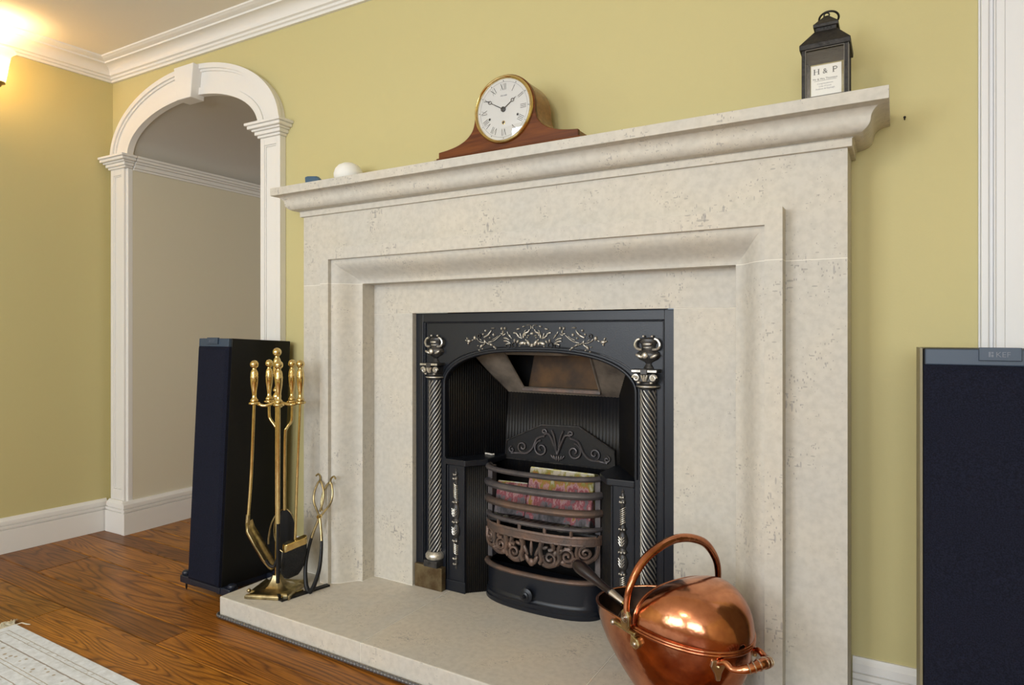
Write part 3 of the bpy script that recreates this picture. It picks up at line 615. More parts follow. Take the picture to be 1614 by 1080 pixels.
# columns
def column(sg):
    cx = sg*.377; cy = FY-.004; z0, z1 = .193, .783
    core = MB().lathe([(.0195, z0), (.0195, z1)], 20, Matrix.Translation((cx, cy, 0))).build('column', 'iron', ins, smooth=40)
    b = MB(); ns = 10; turns = 3.2
    for k in range(ns):
        pts = []
        for j in range(61):
            t = j/60; a = 2*PI*k/ns+sg*-1*2*PI*turns*t
            q = (cx+.0205*math.cos(a), cy+.0205*math.sin(a), lerp(z0+.004, z1-.004, t)); pts.append(q)
        b.tube(pts, .0027, 6)
    b.build('spiral_flute', 'iron_flute', core, smooth=70)
    cap = MB()
    cap.lathe([(.028, .783), (.033, .787), (.033, .793), (.027, .797), (.027, .803)], 20, Matrix.Translation((cx, cy, 0)))
    cap.box(cx-.030, cx+.030, cy-.030, cy+.015, .803, .826); cap.box(cx-.037, cx+.037, cy-.038, cy+.015, .829, .839); cap.box(cx-.010, cx+.010, cy-.041, cy, .824, .840)
    cp = cap.build('capital', 'iron_dull', core, bevel=.002, smooth=40)
    vb = MB()
    for q in (-1, 1):
        pts = [(cx+q*.0245+.010*(1-j/26)*math.cos(j*.55)*q, cy-.033, .815+.010*(1-j/26)*math.sin(j*.55)) for j in range(24)]
        vb.tube(pts, [.0034-.0016*j/24 for j in range(24)], 6); vb.ell((cx+q*.0245, cy-.034, .815), (.003, .004, .003), 8, 5)
        vb.ell((cx+q*.018, cy-.030, .8015), (.006, .005, .0035), 8, 5)
    for q in (-.006, 0, .006): vb.tube([(cx+q*.5, cy-.031, .806), (cx+q, cy-.036, .815), (cx+q*1.4, cy-.035, .823)], .0028, 6)
    vb.box(cx-.036, cx+.036, cy-.0385, cy-.036, .831, .837)
    vb.lathe([(.0334, .7885), (.0336, .792)], 20, Matrix.Translation((cx, cy, 0)), caps=False)
    vb.build('volute', 'iron_polished', cp, smooth=50)
    # urn on top
    u = MB(); ub = MB(); zb = .840
    u.lathe([(.0, zb), (.016, zb), (.011, zb+.008), (.008, zb+.013), (.012, zb+.018), (.028, zb+.026), (.035, zb+.036), (.033, zb+.045), (.024, zb+.051), (.020, zb+.058), (.022, zb+.068), (.028, zb+.076), (.026, zb+.083), (.012, zb+.087), (0, zb+.088)], 20, Matrix.Translation((cx, FY, 0)) @ Matrix.Diagonal((1, .62, 1, 1)))
    ur = u.build('urn', 'iron_dull', ins, smooth=40)
    for q in (-1, 1):
        ub.tube(catmull([(cx+q*.016, FY-.014, zb+.054), (cx+q*.030, FY-.014, zb+.056), (cx+q*.036, FY-.013, zb+.068), (cx+q*.030, FY-.013, zb+.080), (cx+q*.021, FY-.013, zb+.084)], 4), .0042, 6)
        ub.ell((cx+q*.013, FY-.009, zb+.091), (.004, .004, .004), 8, 5)
        ub.ell((cx+q*.021, FY-.021, zb+.035), (.013, .005, .005), 8, 5, rotm('Y', -q*.45))
    ub.ell((cx-.004, FY-.024, zb+.037), (.009, .005, .010), 8, 5); ub.ell((cx, FY-.015, zb+.069), (.015, .004, .004), 8, 5); ub.ell((cx, FY-.014, zb+.059), (.012, .004, .0025), 8, 5)
    ub.build('urn_handle', 'iron_polished', ur, smooth=60)
    base = MB(); base.lathe([(.024, .196), (.030, .191), (.034, .184), (.034, .176), (.029, .170), (.025, .167)], 24, Matrix.Translation((cx, cy, 0)))
    bs = base.build('column_base', 'iron_polished', core, smooth=40)
    MB().box(cx-.028, cx+.028, cy-.030, cy+.012, .146, .168).build('column_base', 'iron_dull', core, bevel=.002)
    x0, x1 = sorted((sg*.336, sg*.452)); MB().box(x0, x1, -.036, FY, HZ, .146).build('plinth_block', 'block_brass' if sg < 0 else 'block_brass', ins, bevel=.002)
column(-1); column(1)
# frieze ornament, left half laid out on the plate and mirrored
def on_plate(u, v, yy):
    d = Vector((-math.sin(YAW), math.cos(YAW), 0))+Vector((math.cos(YAW), math.sin(YAW), 0))*((u-807)/FPX)+Vector((0, 0, 1))*((523.62-v)/FPX)
    return CAM+d*((yy-CAM.y)/d.y)
def FZ(cx, cy):
    p = on_plate(730+cx*.07435, 505+cy*.07435, FY); return p.x+.0005, p.z
K = .000190                                             # metres per traced unit
orn = MB(); ornd = MB()
ells = [(485,220,20,25,0),(640,165,40,14,0),(825,175,18,28,0),(895,170,22,28,0),(655,305,22,28,0),(580,370,16,18,0),(255,370,26,38,0),(130,440,45,28,0),(75,425,15,15,0),(100,380,13,28,.4),(125,490,14,22,-.3),(395,550,22,42,-.6),(350,630,18,15,0),(425,605,14,14,0),(330,540,12,12,0),(600,515,40,20,-.5),(670,565,35,18,-.6),(705,600,14,14,0),(550,500,16,14,0),(855,250,12,36,0),(1170,185,40,18,.2),(1290,130,28,14,.2),(1395,103,38,10,0),(1250,485,60,30,.3),(1390,480,30,58,.5),(1320,490,22,30,0),(1100,430,16,36,0),(1165,450,18,34,-.5),(1455,280,20,24,0),(1390,325,24,12,0),(1375,365,14,14,0),(1210,550,14,14,0),(1455,550,20,12,0),(435,295,14,20,-.3)]
tubes = [([(300,385),(330,430),(400,465),(460,470)],7),([(360,395),(400,430)],5),([(540,465),(640,440),(720,390),(800,310)],8),([(620,410),(700,370),(745,330)],5),([(450,360),(530,315),(580,255),(602,215)],14),([(455,420),(500,475),(550,500)],9),([(460,430),(468,490),(410,545)],10),([(1075,265),(1130,275),(1195,350)],12),([(1215,275),(1225,320),(1245,370)],9),([(1285,375),(1290,310),(1330,270),(1385,245),(1412,190)],15),([(1300,300),(1310,240),(1335,205)],8),([(1150,320),(1200,360),(1260,385)],10),([(870,375),(930,385),(985,420)],11),([(870,435),(930,440),(1000,475)],11),([(910,512),(960,492),(1015,490)],10),([(940,240),(970,310),(1035,385)],6),([(985,300),(1010,345)],5),([(840,290),(800,280)],9),([(840,315),(880,305),(900,280)],8),([(1440,180),(1450,140),(1430,110)],6),([(1320,330),(1330,290)],8),([(1330,400),(1345,435)],8),([(190,430),(225,410)],7)]
rings_ = [(960,530,42,9),(1090,520,42,10),(345,330,30,10)]
for sg in (-1, 1):
    for cx, cy, rx, ry, a in ells:
        x, z = FZ(cx, cy); orn.ell((-sg*x, FY-.002, z), (rx*K, .0065, ry*K), 10, 6, rotm('Y', sg*a))
    for pts, r in tubes:
        P = [FZ(*q) for q in pts]; P3 = catmull([(-sg*x, FY-.003, z) for x, z in P], 5); n = len(P3)
        orn.tube(P3, [r*K*(0.55+0.75*math.sin(PI*min(1, .18+.82*i/(n-1)))) for i in range(n)], 6)
    for cx, cy, rr, r in rings_:
        x, z = FZ(cx, cy); MB().tube([(-sg*x+rr*K*math.cos(t), FY-.003, z+rr*K*math.sin(t)) for t in [2*PI*k/16 for k in range(16)]], r*K, 6, closed=True).build('frieze_scroll', 'iron_dull', ins, smooth=60)
orn.ell((0, FY-.003, FZ(1465, 520)[1]), (30*K, .004, 22*K), 8, 5)
orn.build('frieze_ornament', 'iron_polished', ins, smooth=60)

# firebox interior
HOB = .515
def reeded(name, p0, p1, z0a, z0b, z1a, z1b, n, parent, depth=.0022, lean=(0, 0)):
    # vertical ribs between plan points p0 and p1 (facing the fire); z limits vary along it; lean shifts the top edge in plan
    p0 = Vector(p0); p1 = Vector(p1); d = (p1-p0); nn = Vector((d.y, -d.x)).normalized()
    if nn.dot(Vector((0, -.2))-(p0+p1)/2) < 0: nn = -nn
    b = MB(); A = []; B = []
    for k in range(n*4+1):
        t = k/(n*4); q = p0+d*t; off = depth*(math.sin(2*PI*t*n)*.5+.5); q2 = q+nn*off
        A.append(b.V((q2.x, q2.y, lerp(z0a, z0b, t)))); B.append(b.V((q2.x+lean[0], q2.y+lean[1], lerp(z1a, z1b, t))))
    b.quadstrip(A, B)
    return b.build(name, 'iron_interior', parent, smooth=60, solid=.003)
for sg in (-1, 1):
    reeded('cheek_panel', (sg*AW, .006), (sg*.212, .188), HOB, HOB, .930, .735, 26, ins)
    reeded('hob_panel', (sg*.263, .002), (sg*.203, .060), HZ, HZ, HOB-.02, HOB-.02, 12, ins)
    # hob slab
    pts = [(sg*.336, -.016), (sg*.252, -.020), (sg*.244, -.010), (sg*.203, .046), (sg*.203, .20), (sg*.336, .20)]
    if sg < 0: pts = list(reversed(pts))
    MB().prism(pts, HOB-.020, HOB, 'z').build('hob', 'iron', ins, bevel=.003)
    x0, x1 = sorted((sg*.260, sg*.334)); st = MB(); st.box(x0, x1, -.006, .02, HZ, HOB-.021).build('stile', 'iron', ins, bevel=.002)
    x0, x1 = sorted((sg*.258, sg*.336)); MB().box(x0, x1, -.011, -.004, HZ, .105).build('stile', 'iron', ins, bevel=.002)
    b = MB()
    for xx in (sg*.2635, sg*.3305): b.box(xx-.003, xx+.003, -.010, -.004, .105, HOB-.023)
    b.build('stile_bead', 'iron', ins, bevel=.0015)
    # baluster relief on the stile
    M = Matrix.Translation((sg*.297, -.006, 0)) @ Matrix.Diagonal((1, .75, 1, 1)); bb = MB(); bd = MB()
    bd.lathe([(0, .141), (.004, .146), (.003, .152), (.006, .158), (.0085, .163), (.005, .169), (.006, .176), (.010, .181), (.006, .187), (.0075, .195), (.0075, .232), (.009, .236), (.014, .241), (.009, .247), (.010, .252), (.016, .262), (.017, .276), (.012, .291), (.009, .296), (.012, .299), (.016, .304), (.012, .310), (.009, .314), (.015, .326), (.017, .341), (.013, .354), (.009, .362), (.010, .366), (.014, .371), (.009, .377), (.0085, .385), (.0065, .430), (.006, .441), (.010, .446), (.009, .454), (.004, .459), (.008, .464), (.006, .470), (.003, .474), (.006, .480), (0, .487)], 14, M)
    for z0, z1, n in ((.196, .232, 6), (.384, .432, 8)):
        for k in range(n):
            z = lerp(z0, z1, (k+.5)/n); bb.tube([M @ Vector((.008*math.cos(a), .009*math.sin(a)*1.2, z+.005*math.cos(a)*sg)) for a in [PI+PI*j/6 for j in range(7)]], .0017, 5)
    for zc in (.276, .338):
        for q in (-1, 0, 1):
            for w in range(3): bb.tube([M @ Vector((q*.002, -.019, zc-.014+w*.009)), M @ Vector((q*.009, -.0165, zc-.004+w*.008))], .0016, 5)
    for zc, w in ((.241, .013), (.304, .015), (.371, .013), (.450, .010), (.464, .008), (.181, .010), (.163, .008)):
        for q in (-.55, 0, .55): bb.ell(M @ Vector((q*w, -.012 if abs(q) > .1 else -.016, zc)), (.0035, .003, .0035), 7, 5)
    bo = bd.build('baluster', 'iron_dull', ins, smooth=50); bb.build('baluster_relief', 'iron_polished', bo, smooth=60)
    # grate end posts
    x0, x1 = sorted((sg*.186, sg*.204)); MB().box(x0, x1, .046, .075, .19, HOB-.02).build('grate_post', 'iron_bar', ins, bevel=.002)
reeded('back_panel', (-.238, .172), (.238, .172), .45, .45, .735, .735, 40, ins, depth=.0016, lean=(0, .024))
# fireback plaque with scrolls
PY = .166
pq = [(-.205, .500), (-.200, .562), (-.062, .626), (.078, .630), (.202, .562), (.207, .500)]
b = MB(); b.prism(pq, PY, PY+.012, 'y'); pqo = b.build('fireback_plaque', 'iron_interior', ins, bevel=.002)
b = MB(); b.tube([(x, PY-.001, z) for x, z in pq]+[(pq[0][0], PY-.001, pq[0][1])], .0026, 6); b.build('plaque_rim', 'iron_dull', pqo, smooth=60)
def spiral(cx, cz, r, turns, a0, y, sg=1, n=28, shrink=.85): return [(cx+r*(1-shrink*j/n)*math.cos(a0+sg*2*PI*turns*j/n), y, cz+r*(1-shrink*j/n)*math.sin(a0+sg*2*PI*turns*j/n)) for j in range(n+1)]
b = MB()
for sg in (-1, 1):
    b.tube(spiral(sg*.062, .545, .028, 1.5, PI/2, PY-.004, -sg), .0036, 6); b.tube(spiral(sg*.135, .545, .020, 1.3, -PI/2, PY-.004, sg), .0032, 6); b.tube(spiral(sg*.178, .532, .012, 1.2, PI/2, PY-.004, -sg), .0028, 6)
    b.tube(spiral(sg*.050, .604, .011, 1.3, -PI/2, PY-.004, -sg), .003, 6)
    b.tube(catmull([(0, PY-.004, .532), (sg*.016, PY-.005, .572), (sg*.030, PY-.005, .596), (sg*.048, PY-.004, .598)], 5), .004, 6)
    b.tube(catmull([(sg*.048, PY-.004, .590), (sg*.078, PY-.004, .578), (sg*.095, PY-.004, .546), (sg*.118, PY-.004, .526), (sg*.150, PY-.004, .523), (sg*.180, PY-.004, .520)], 5), .0042, 6)
    b.tube(catmull([(sg*.004, PY-.004, .550), (sg*.012, PY-.005, .590), (sg*.022, PY-.004, .612)], 5), .0034, 6)
    for k in range(3): b.ell((sg*.008*(k+.5), PY-.004, .518+.002*k), (.0035, .003, .010), 7, 5, rotm('Y', sg*.35*k))
b.build('plaque_scroll', 'iron_bar', pqo, smooth=60)
# hood with flue opening
hy = lambda z: .2+(z-.725)*(.095-.2)/(.851-.725)
def hp(x, z, d=0.0): return (x, hy(z)-d, z+d*.3)
b = MB()
o4 = [(-.215, .722), (.215, .722), (.336, .965), (-.336, .965)]; i4 = [(-.140, .752), (.148, .752), (.155, .868), (-.156, .868)]
A = [b.V(hp(*q)) for q in o4]; B = [b.V(hp(*q)) for q in i4]; b.quadstrip(A, B, True)
b.build('hood', 'hood_plate', ins, solid=.003)
for xa, xb in ((-.158, -.140), (.158, .148)): MB().tube([hp(xa, .885, .003), hp(xb, .750, .003)], .005, 6).build('flue_rim', 'hood_plate', ins, smooth=50)
b = MB(); b.box(-.145, .150, hy(.75)-.006, hy(.75)+.004, .738, .751); b.build('flue_rim', 'iron_rust', ins, bevel=.002)
b = MB(); b.loft([[(-.135, .205, .752), (.145, .205, .752), (.145, .21, .756), (-.135, .21, .756)], [(-.098, .205, .93), (.14, .205, .93), (.14, .215, .93), (-.098, .215, .93)]])
b.build('damper_plate', 'flue_brown', ins)
b = MB(); b.box(-.34, .34, .26, .27, .5, 1.1); b.box(-.34, .34, .02, .27, 1.09, 1.1); b.box(-.345, -.335, .01, .27, HZ, 1.1); b.box(.335, .345, .01, .27, HZ, 1.1); b.box(-.34, .34, .225, .27, HZ, .5)
b.build('firebox_shell', 'iron_interior', ins)
# grate bars, apron and ash cover share one bowed plan
GW = .205
def bow(x, e=0.0, w=GW): return (.064+e*.2)-(.078+e)*max(0, 1-abs(x/w)**2.5)**.5
def bowline(w=GW, e=0.0, n=32): return [(-w*math.cos(PI*k/n), bow(-w*math.cos(PI*k/n), e, w)) for k in range(n+1)]
for z, r, m_ in ((.494, .0105, 'iron_bar'), (.443, .0145, 'iron_bar'), (.389, .0145, 'iron_rust'), (.3395, .0090, 'iron_bar')):
    MB().tube([(x, y, z) for x, y in bowline()], r, 8, up=(0, 0, 1), flat=.85).build('grate_bar', m_, ins, smooth=50)
b = MB(); A = []; 
for dz in (.292, .315):
    A.append([b.V((x, y-.002, dz)) for x, y in bowline()])
b.quadstrip(A[0], A[1]); ap_ = b.build('apron', 'iron_rust', ins, solid=.006)
b = MB()
b.tube([(x, y-.004, .316) for x, y in bowline()], .0055, 6); b.tube([(x, y-.003, .293) for x, y in bowline()], .0035, 6)
for x in (-.13, -.045, .045, .13): b.tube([(x, bow(x)-.003, .316), (x, bow(x)-.003, .340)], .006, 6)
def ap3(x, z, d=.003): return (x, bow(max(-.2, min(.2, x)))-d, z)
for sg in (-1, 1):
    for cx, cz, r, a0, dr in ((.170, .272, .020, PI/2, 1), (.118, .258, .023, PI, -1), (.063, .246, .024, PI*.9, 1), (.142, .246, .013, 0, -1)):
        b.tube([ap3(sg*x, z) for x, _, z in spiral(cx, cz, r, 1.6, a0, 0, dr)], .0056, 6)
    for pts, r in (([(.200, .292), (.196, .262), (.180, .246), (.158, .243)], .006), ([(.150, .292), (.146, .270), (.150, .256)], .006), ([(.098, .292), (.092, .268), (.095, .246), (.085, .230)], .007), ([(.036, .292), (.030, .268), (.036, .240), (.030, .224)], .007), ([(.085, .230), (.062, .221), (.040, .224)], .006), ([(.158, .243), (.130, .232), (.106, .234)], .006), ([(.070, .292), (.075, .276), (.060, .270)], .006), ([(.125, .292), (.128, .282), (.110, .280)], .006)):
        P = catmull([ap3(sg*x, z) for x, z in pts], 5); b.tube(P, r*1.25, 6)
    for x, z, rx, rz, a in ((.022, .262, .007, .022, .5), (.014, .232, .008, .018, .5), (.048, .276, .012, .006, -.4), (.096, .276, .013, .007, .4), (.104, .238, .012, .009, 0), (.150, .250, .010, .008, .6), (.080, .262, .008, .012, .3)):
        q = ap3(sg*x, z, .004); b.ell(q, (rx, .006, rz), 8, 5, rotm('Y', sg*a))
b.ell(ap3(0, .224, .005), (.012, .007, .013), 10, 6); b.ell(ap3(0, .268, .005), (.006, .006, .024), 10, 6)
b.build('apron_scroll', 'iron_rust', ap_, smooth=60)
# ash cover: bowed body with lip and moulded foot
def bow_solid(prof, m_, name, parent, n=32):
    # prof: (projection forward, z)
    b = MB(); rings = []
    for e, z in prof: rings.append([(x*(1+e*.8), y-e, z) for x, y in bowline(n=n)])
    back = .10
    R = [[b.V(p) for p in r] for r in rings]
    for a, c in zip(R, R[1:]): b.quadstrip(a, c)
    b.f.append(tuple(R[0])); b.f.append(tuple(reversed(R[-1])))
    return b.build(name, m_, parent, smooth=35)
ash = bow_solid([(.010, HZ), (.012, HZ+.004), (.012, HZ+.013), (.008, HZ+.016), (.009, HZ+.026), (.004, HZ+.030), (.003, HZ+.036), (.0, HZ+.040), (.0, .172)], 'iron', 'ash_cover', ins)
b = MB(); b.tube([(x*1.01, y-.002, .180) for x, y in bowline()], .0105, 8, up=(0, 0, 1), flat=.8); b.build('ash_lip', 'iron_rust', ash, smooth=50)
b = MB(); MK = Matrix.Translation((-.012, bow(0)-.0, .122)) @ rotm('X', PI/2)
b.lathe([(.008, 0), (.008, .012), (.021, .014), (.022, .019), (.016, .022), (.012, .023), (.012, .027), (.007, .029), (.005, .038), (.002, .042), (0, .042)], 20, MK); b.build('knob', 'iron', ash, smooth=35)
# grate bottom bars
gb = MB()
gb.box(-.20, .20, .03, .16, .318, .324)
gbo = gb.build('grate_bottom', 'iron_dull', ins)
for k in range(15):
    x = -.15+k*.0215; MB().tube([(x-.010, bow(x)+.018, .330), (x+.018, .14, .332)], .006, 6).build('grate_rib', 'iron_rust', gbo, smooth=50)

# things lying in and on the insert
def firebrick(x0, x1, y, z0, h, t, tilt, lab, rz=0):
    b = MB(); o = b.box(x0-(x0+x1)/2, x1-(x0+x1)/2, 0, t, 0, h).build('firebrick', 'mottled_brick', None, bevel=.004); o.location = ((x0+x1)/2, y, z0); o.rotation_euler = (-tilt, 0, rz); return tag(o, lab, 'firebrick')
firebrick(-.058, .172, .036, .340, .166, .044, .26, 'large mottled pink and yellow firebrick leaning back in the grate, white on top')
firebrick(-.178, -.066, .046, .340, .108, .030, .30, 'small yellow and brown firebrick leaning at the left of the grate', .10)
def lump(x, y, z, r, lab):
    b = MB(); rnd = random.Random(int(x*9999)); b.ell((0, 0, 0), (r, r*.8, r*.7), 8, 5)
    b.v = [tuple(Vector(p)*rnd.uniform(.75, 1.2)) for p in b.v]; o = b.build('coal_lump', 'coal'); o.location = (x, y, z+r*.55); o.rotation_euler = (0, 0, rnd.uniform(0, 6)); return tag(o, lab, 'coal', 'burnt coals in the grate')
ORD = ('first', 'second', 'third', 'fourth', 'fifth', 'sixth', 'seventh', 'eighth', 'ninth')
for k, x in enumerate((-.165, -.145, -.122, .088, .105, .124, .143, .160, .172)): lump(x, bow(x)+.022+random.uniform(0, .01), .324, random.uniform(.012, .018), 'burnt coal behind the lowest grate bar, %s from the left' % ORD[k])
b = MB(); b.tube(catmull([(-.287, .116, .518), (-.278, .112, .519), (-.262, .117, .518), (-.245, .112, .519), (-.228, .110, .518), (-.222, .115, .519)], 4), .0030, 6); b.ell((-.285, .118, .519), (.005, .004, .004), 7, 5); b.tube([(-.235, .112, .519), (-.224, .106, .519)], .002, 5)
tag(b.build('twig', 'twig', smooth=60), 'short pale twig lying on the left hob', 'twig')

# ================================================================== MANTEL CLOCK
ck = thing('mantel_clock', 'brown wooden tambour mantel clock with round brass-rimmed dial', 'clock', (0.001, -0.185, SHELF))
cz = .126                                               # dial centre above the shelf
R_ = .1015
def clock_outline():
    pts = [(-.236, .014), (-.236, .0335)]
    side = catmull([(-.236, .0335, 0), (-.200, .0375, 0), (-.165, .045, 0), (-.135, .058, 0), (-.113, .078, 0), (-.1035, .102, 0), (-.1013, cz, 0)], 5)
    pts += [(p.x, p.y) for p in side[1:]]
    for k in range(1, 24): a = PI-PI*k/24; pts.append((R_*math.cos(a), cz+R_*math.sin(a)))
    return pts+[(-x, z) for x, z in reversed(pts[:2]+[(p.x, p.y) for p in side[1:]])]
ol = clock_outline()
MB().prism(ol, 0, .014, 'y').build('front_panel', 'clock_wood', ck, smooth=30, bevel=.0015)
ol2 = [(x*.985, z if z < .04 else cz+(z-cz)*.985) for x, z in ol]
MB().prism(ol2, .014, .105, 'y').build('case', 'clock_barrel', ck, smooth=30)
b = MB(); b.box(-.252, .252, -.008, .108, 0, .010); b.box(-.243, .243, -.004, .106, .010, .015); b.build('base', 'clock_wood', ck, bevel=.002)
MF = Matrix.Translation((0, 0, cz)) @ rotm('X', PI/2)   # dial frame: local z points out to the room
b = MB(); b.lathe([(.090, 0), (.0975, 0), (.0985, .004), (.0965, .008), (.093, .010), (.0895, .008), (.0885, .003)], 64, MF, caps=False); b.build('bezel', 'brass', ck, smooth=50)
b = MB(); b.lathe([(0, .002), (.0895, .002), (.0895, .001)], 64, MF); b.build('dial', 'dial_white', ck, smooth=30)
b = MB()
b.lathe([(.0795, .0024), (.0803, .0024)], 64, MF, caps=False)
for k in range(60):
    a = 2*PI*k/60; M = MF @ rotm('Z', a)
    if k % 5 == 0: b.lathe([(0.0, .0024), (.0016, .0024)], 8, M @ Matrix.Translation((0, .083, 0)))
b.build('minute_track', 'ink_grey', ck)
num = {1: 'I', 2: 'II', 3: 'III', 4: 'IIII', 5: 'V', 6: 'VI', 7: 'VII', 8: 'VIII', 9: 'IX', 10: 'X', 11: 'XI', 12: 'XII'}
def strokes(s):
    segs = []; x = 0
    for ch in s:
        if ch == 'I': segs.append(((x+.0022, -1), (x+.0022, 1), .0011)); x += .0046
        elif ch == 'V': segs += [((x, 1), (x+.0045, -1), .0012), ((x+.009, 1), (x+.0045, -1), .0005)]; x += .0105
        elif ch == 'X': segs += [((x, 1), (x+.0085, -1), .0012), ((x+.0085, 1), (x, -1), .0005)]; x += .0105
    return [((a[0]-x/2, a[1]*.0095), (c[0]-x/2, c[1]*.0095), w) for a, c, w in segs]
for h, s in num.items():
    b = MB(); M = MF @ rotm('Z', -2*PI*h/12) @ Matrix.Translation((0, .0660, 0))
    for a, c, w in strokes(s):
        d = Vector((c[0]-a[0], c[1]-a[1])).normalized(); n = Vector((-d.y, d.x))*w*.62
        q = [(a[0]+n.x, a[1]+n.y), (c[0]+n.x, c[1]+n.y), (c[0]-n.x, c[1]-n.y), (a[0]-n.x, a[1]-n.y)]
        b.f.append(tuple(b.V(M @ Vector((u, v, .0025))) for u, v in q))
    b.build('numeral', 'ink', ck)
def hand(ang, ln, ring, name):
    M = MF @ rotm('Z', -ang); b = MB(); z = .0048
    def seg(y0, y1, w0, w1):
        i = [b.V(M @ Vector(q)) for q in ((-w0, y0, z), (w0, y0, z), (w1, y1, z), (-w1, y1, z), (-w0, y0, z-.0006), (w0, y0, z-.0006), (w1, y1, z-.0006), (-w1, y1, z-.0006))]
        for q in ((0,1,2,3),(7,6,5,4),(0,4,5,1),(1,5,6,2),(2,6,7,3),(3,7,4,0)): b.f.append(tuple(i[k] for k in q))
    seg(0, ring-.0045, .0012, .0009); seg(ring+.0045, ln, .0010, .0002)
    b.tube([M @ Vector((.0045*math.cos(t), ring+.0045*math.sin(t), z)) for t in [2*PI*k/20 for k in range(20)]], .0008, 6, closed=True); b.build(name, 'ink', ck)
hand(2*PI*(50/60), .074, .052, 'minute_hand'); hand(2*PI*((1+50/60)/12), .052, .038, 'hour_hand')
MB().lathe([(0, .008), (.0045, .0075), (.0075, .006), (.0075, .0026)], 20, MF).build('hand_boss', 'ink', ck, smooth=40)
for q, w in ((-.0475, 'ink'), (0.0, 'ink'), (.0475, 'ink')):
    yy = -.022 if q else -.038
    MB().lathe([(0, .0024), (.0036, .0024), (.0036, .0022)], 16, MF @ Matrix.Translation((q, yy, 0))).build('winding_hole', 'ink', ck)
    MB().lathe([(.0036, .0023), (.0040, .0030), (.0055, .0028), (.0058, .0022)], 20, MF @ Matrix.Translation((q, yy, 0)), caps=False).build('winding_collar', 'brass' if q == 0 else 'dial_white', ck, smooth=40)
text_mesh('Hermle', .0075, 'dial_lettering', 'ink_grey', ck, MF @ Matrix.Translation((0, .0385, .0024)), .0001, shear=.4)
b = MB(); b.lathe([(.0895, .0062), (.075, .0085), (.050, .0110), (.025, .0124), (0, .0128)], 48, MF, caps=False); b.build('dial_glass', 'pane_glass', ck, smooth=80)

# ================================================================== LANTERN
ln = thing('lantern', 'black metal candle lantern with a lettered card behind its glass', 'lantern', (.8445, -.1435, SHELF))
w = .0475; hB = .128
for sx in (-1, 1):
    for sy in (-1, 1): MB().box(sx*w-(.009 if sx > 0 else 0), sx*w+(.009 if sx < 0 else 0), sy*w-(.009 if sy > 0 else 0), sy*w+(.009 if sy < 0 else 0), 0, hB).build('corner_post', 'lantern_black', ln, bevel=.001)
for z0, z1 in ((0, .010), (hB-.012, hB)):
    b = MB(); b.box(-w+.009, w-.009, -w, -w+.006, z0, z1); b.box(-w+.009, w-.009, w-.006, w, z0, z1); b.box(-w, -w+.006, -w+.009, w-.009, z0, z1); b.box(w-.006, w, -w+.009, w-.009, z0, z1)
    b.box(-w+.002, w-.002, -w+.002, w-.002, z0, z0+.003)
    b.build('rail', 'lantern_black', ln, bevel=.001)
b = MB(); i = w-.0085
for (p, q) in (((-i, -w-.0006, .0095), (-i, -w-.0006, hB-.0115)), ((i, -w-.0006, .0095), (i, -w-.0006, hB-.0115)), ((-i, -w-.0006, .0095), (i, -w-.0006, .0095)), ((-i, -w-.0006, hB-.0115), (i, -w-.0006, hB-.0115)), ((w, -w, 0), (w, -w, hB)), ((w+.0008, -w+.010, .004), (w+.0008, -w+.010, hB-.01))): b.tube([p, q], .0010, 5)
b.build('worn_edge', 'lantern_worn', ln)
for (a, c) in (((-w+.009, -w+.003), (w-.009, -w+.0042)), ((-w+.009, w-.0042), (w-.009, w-.003)), ((-w+.003, -w+.009), (-w+.0042, w-.009)), ((w-.0042, -w+.009), (w-.003, w-.009))): MB().box(a[0], c[0], a[1], c[1], .010, hB-.012).build('glass_pane', 'pane_glass', ln)
b = MB()
def sq(h, z): return [(-h, -h, z), (h, -h, z), (h, h, z), (-h, h, z)]
b.loft([sq(w+.004, hB-.010), sq(w+.0045, hB), sq(w+.004, hB+.002), sq(.0235, hB+.037)]); b.build('roof', 'lantern_black', ln, bevel=.001)
b = MB(); b.loft([sq(.0215, hB+.035), sq(.0215, hB+.049)]); nk = b.build('vent_collar', 'lantern_black', ln)
b = MB()
for k in range(5): b.box(-.016+k*.0072, -.0125+k*.0072, -.0221, -.0213, hB+.040, hB+.0445)
b.build('vent_hole', 'ink', nk)
b = MB(); b.loft([sq(.0255, hB+.046), sq(.0262, hB+.053), sq(.0035, hB+.078)]); b.build('cap', 'lantern_black', ln, bevel=.0008)
b = MB(); b.tube([(.0055*math.cos(t), 0, hB+.080+.0055*math.sin(t)) for t in [2*PI*k/16 for k in range(16)]], .0017, 6, closed=True); b.build('ring_loop', 'lantern_black', ln, smooth=60)
b = MB(); Mr = Matrix.Translation((.003, .020, hB+.077)) @ rotm('Z', .1) @ rotm('X', -.42)
b.tube([Mr @ Vector((.0205*math.cos(t), .0205*math.sin(t)-.004, 0)) for t in [2*PI*k/28 for k in range(28)]], .0024, 8, closed=True); b.build('carry_ring', 'lantern_black', ln, smooth=60)
cardM = Matrix.Translation((.0052, -w+.0085, 0)) @ rotm('X', PI/2)
cd = MB().box(-.0285, .0330, -w+.009, -w+.0102, .0095, .0815).build('card', 'card', ln)
def ct(s, size, y, name='card_lettering', sx=1.0, m='ink', x=0.0): return text_mesh(s, size, name, m, cd, Matrix.Translation((.0002+x, -w+.0088, 0)) @ rotm('X', PI/2) @ Matrix.Translation((0, y, 0)) @ Matrix.Diagonal((sx, 1, 1, 1)), .0001)
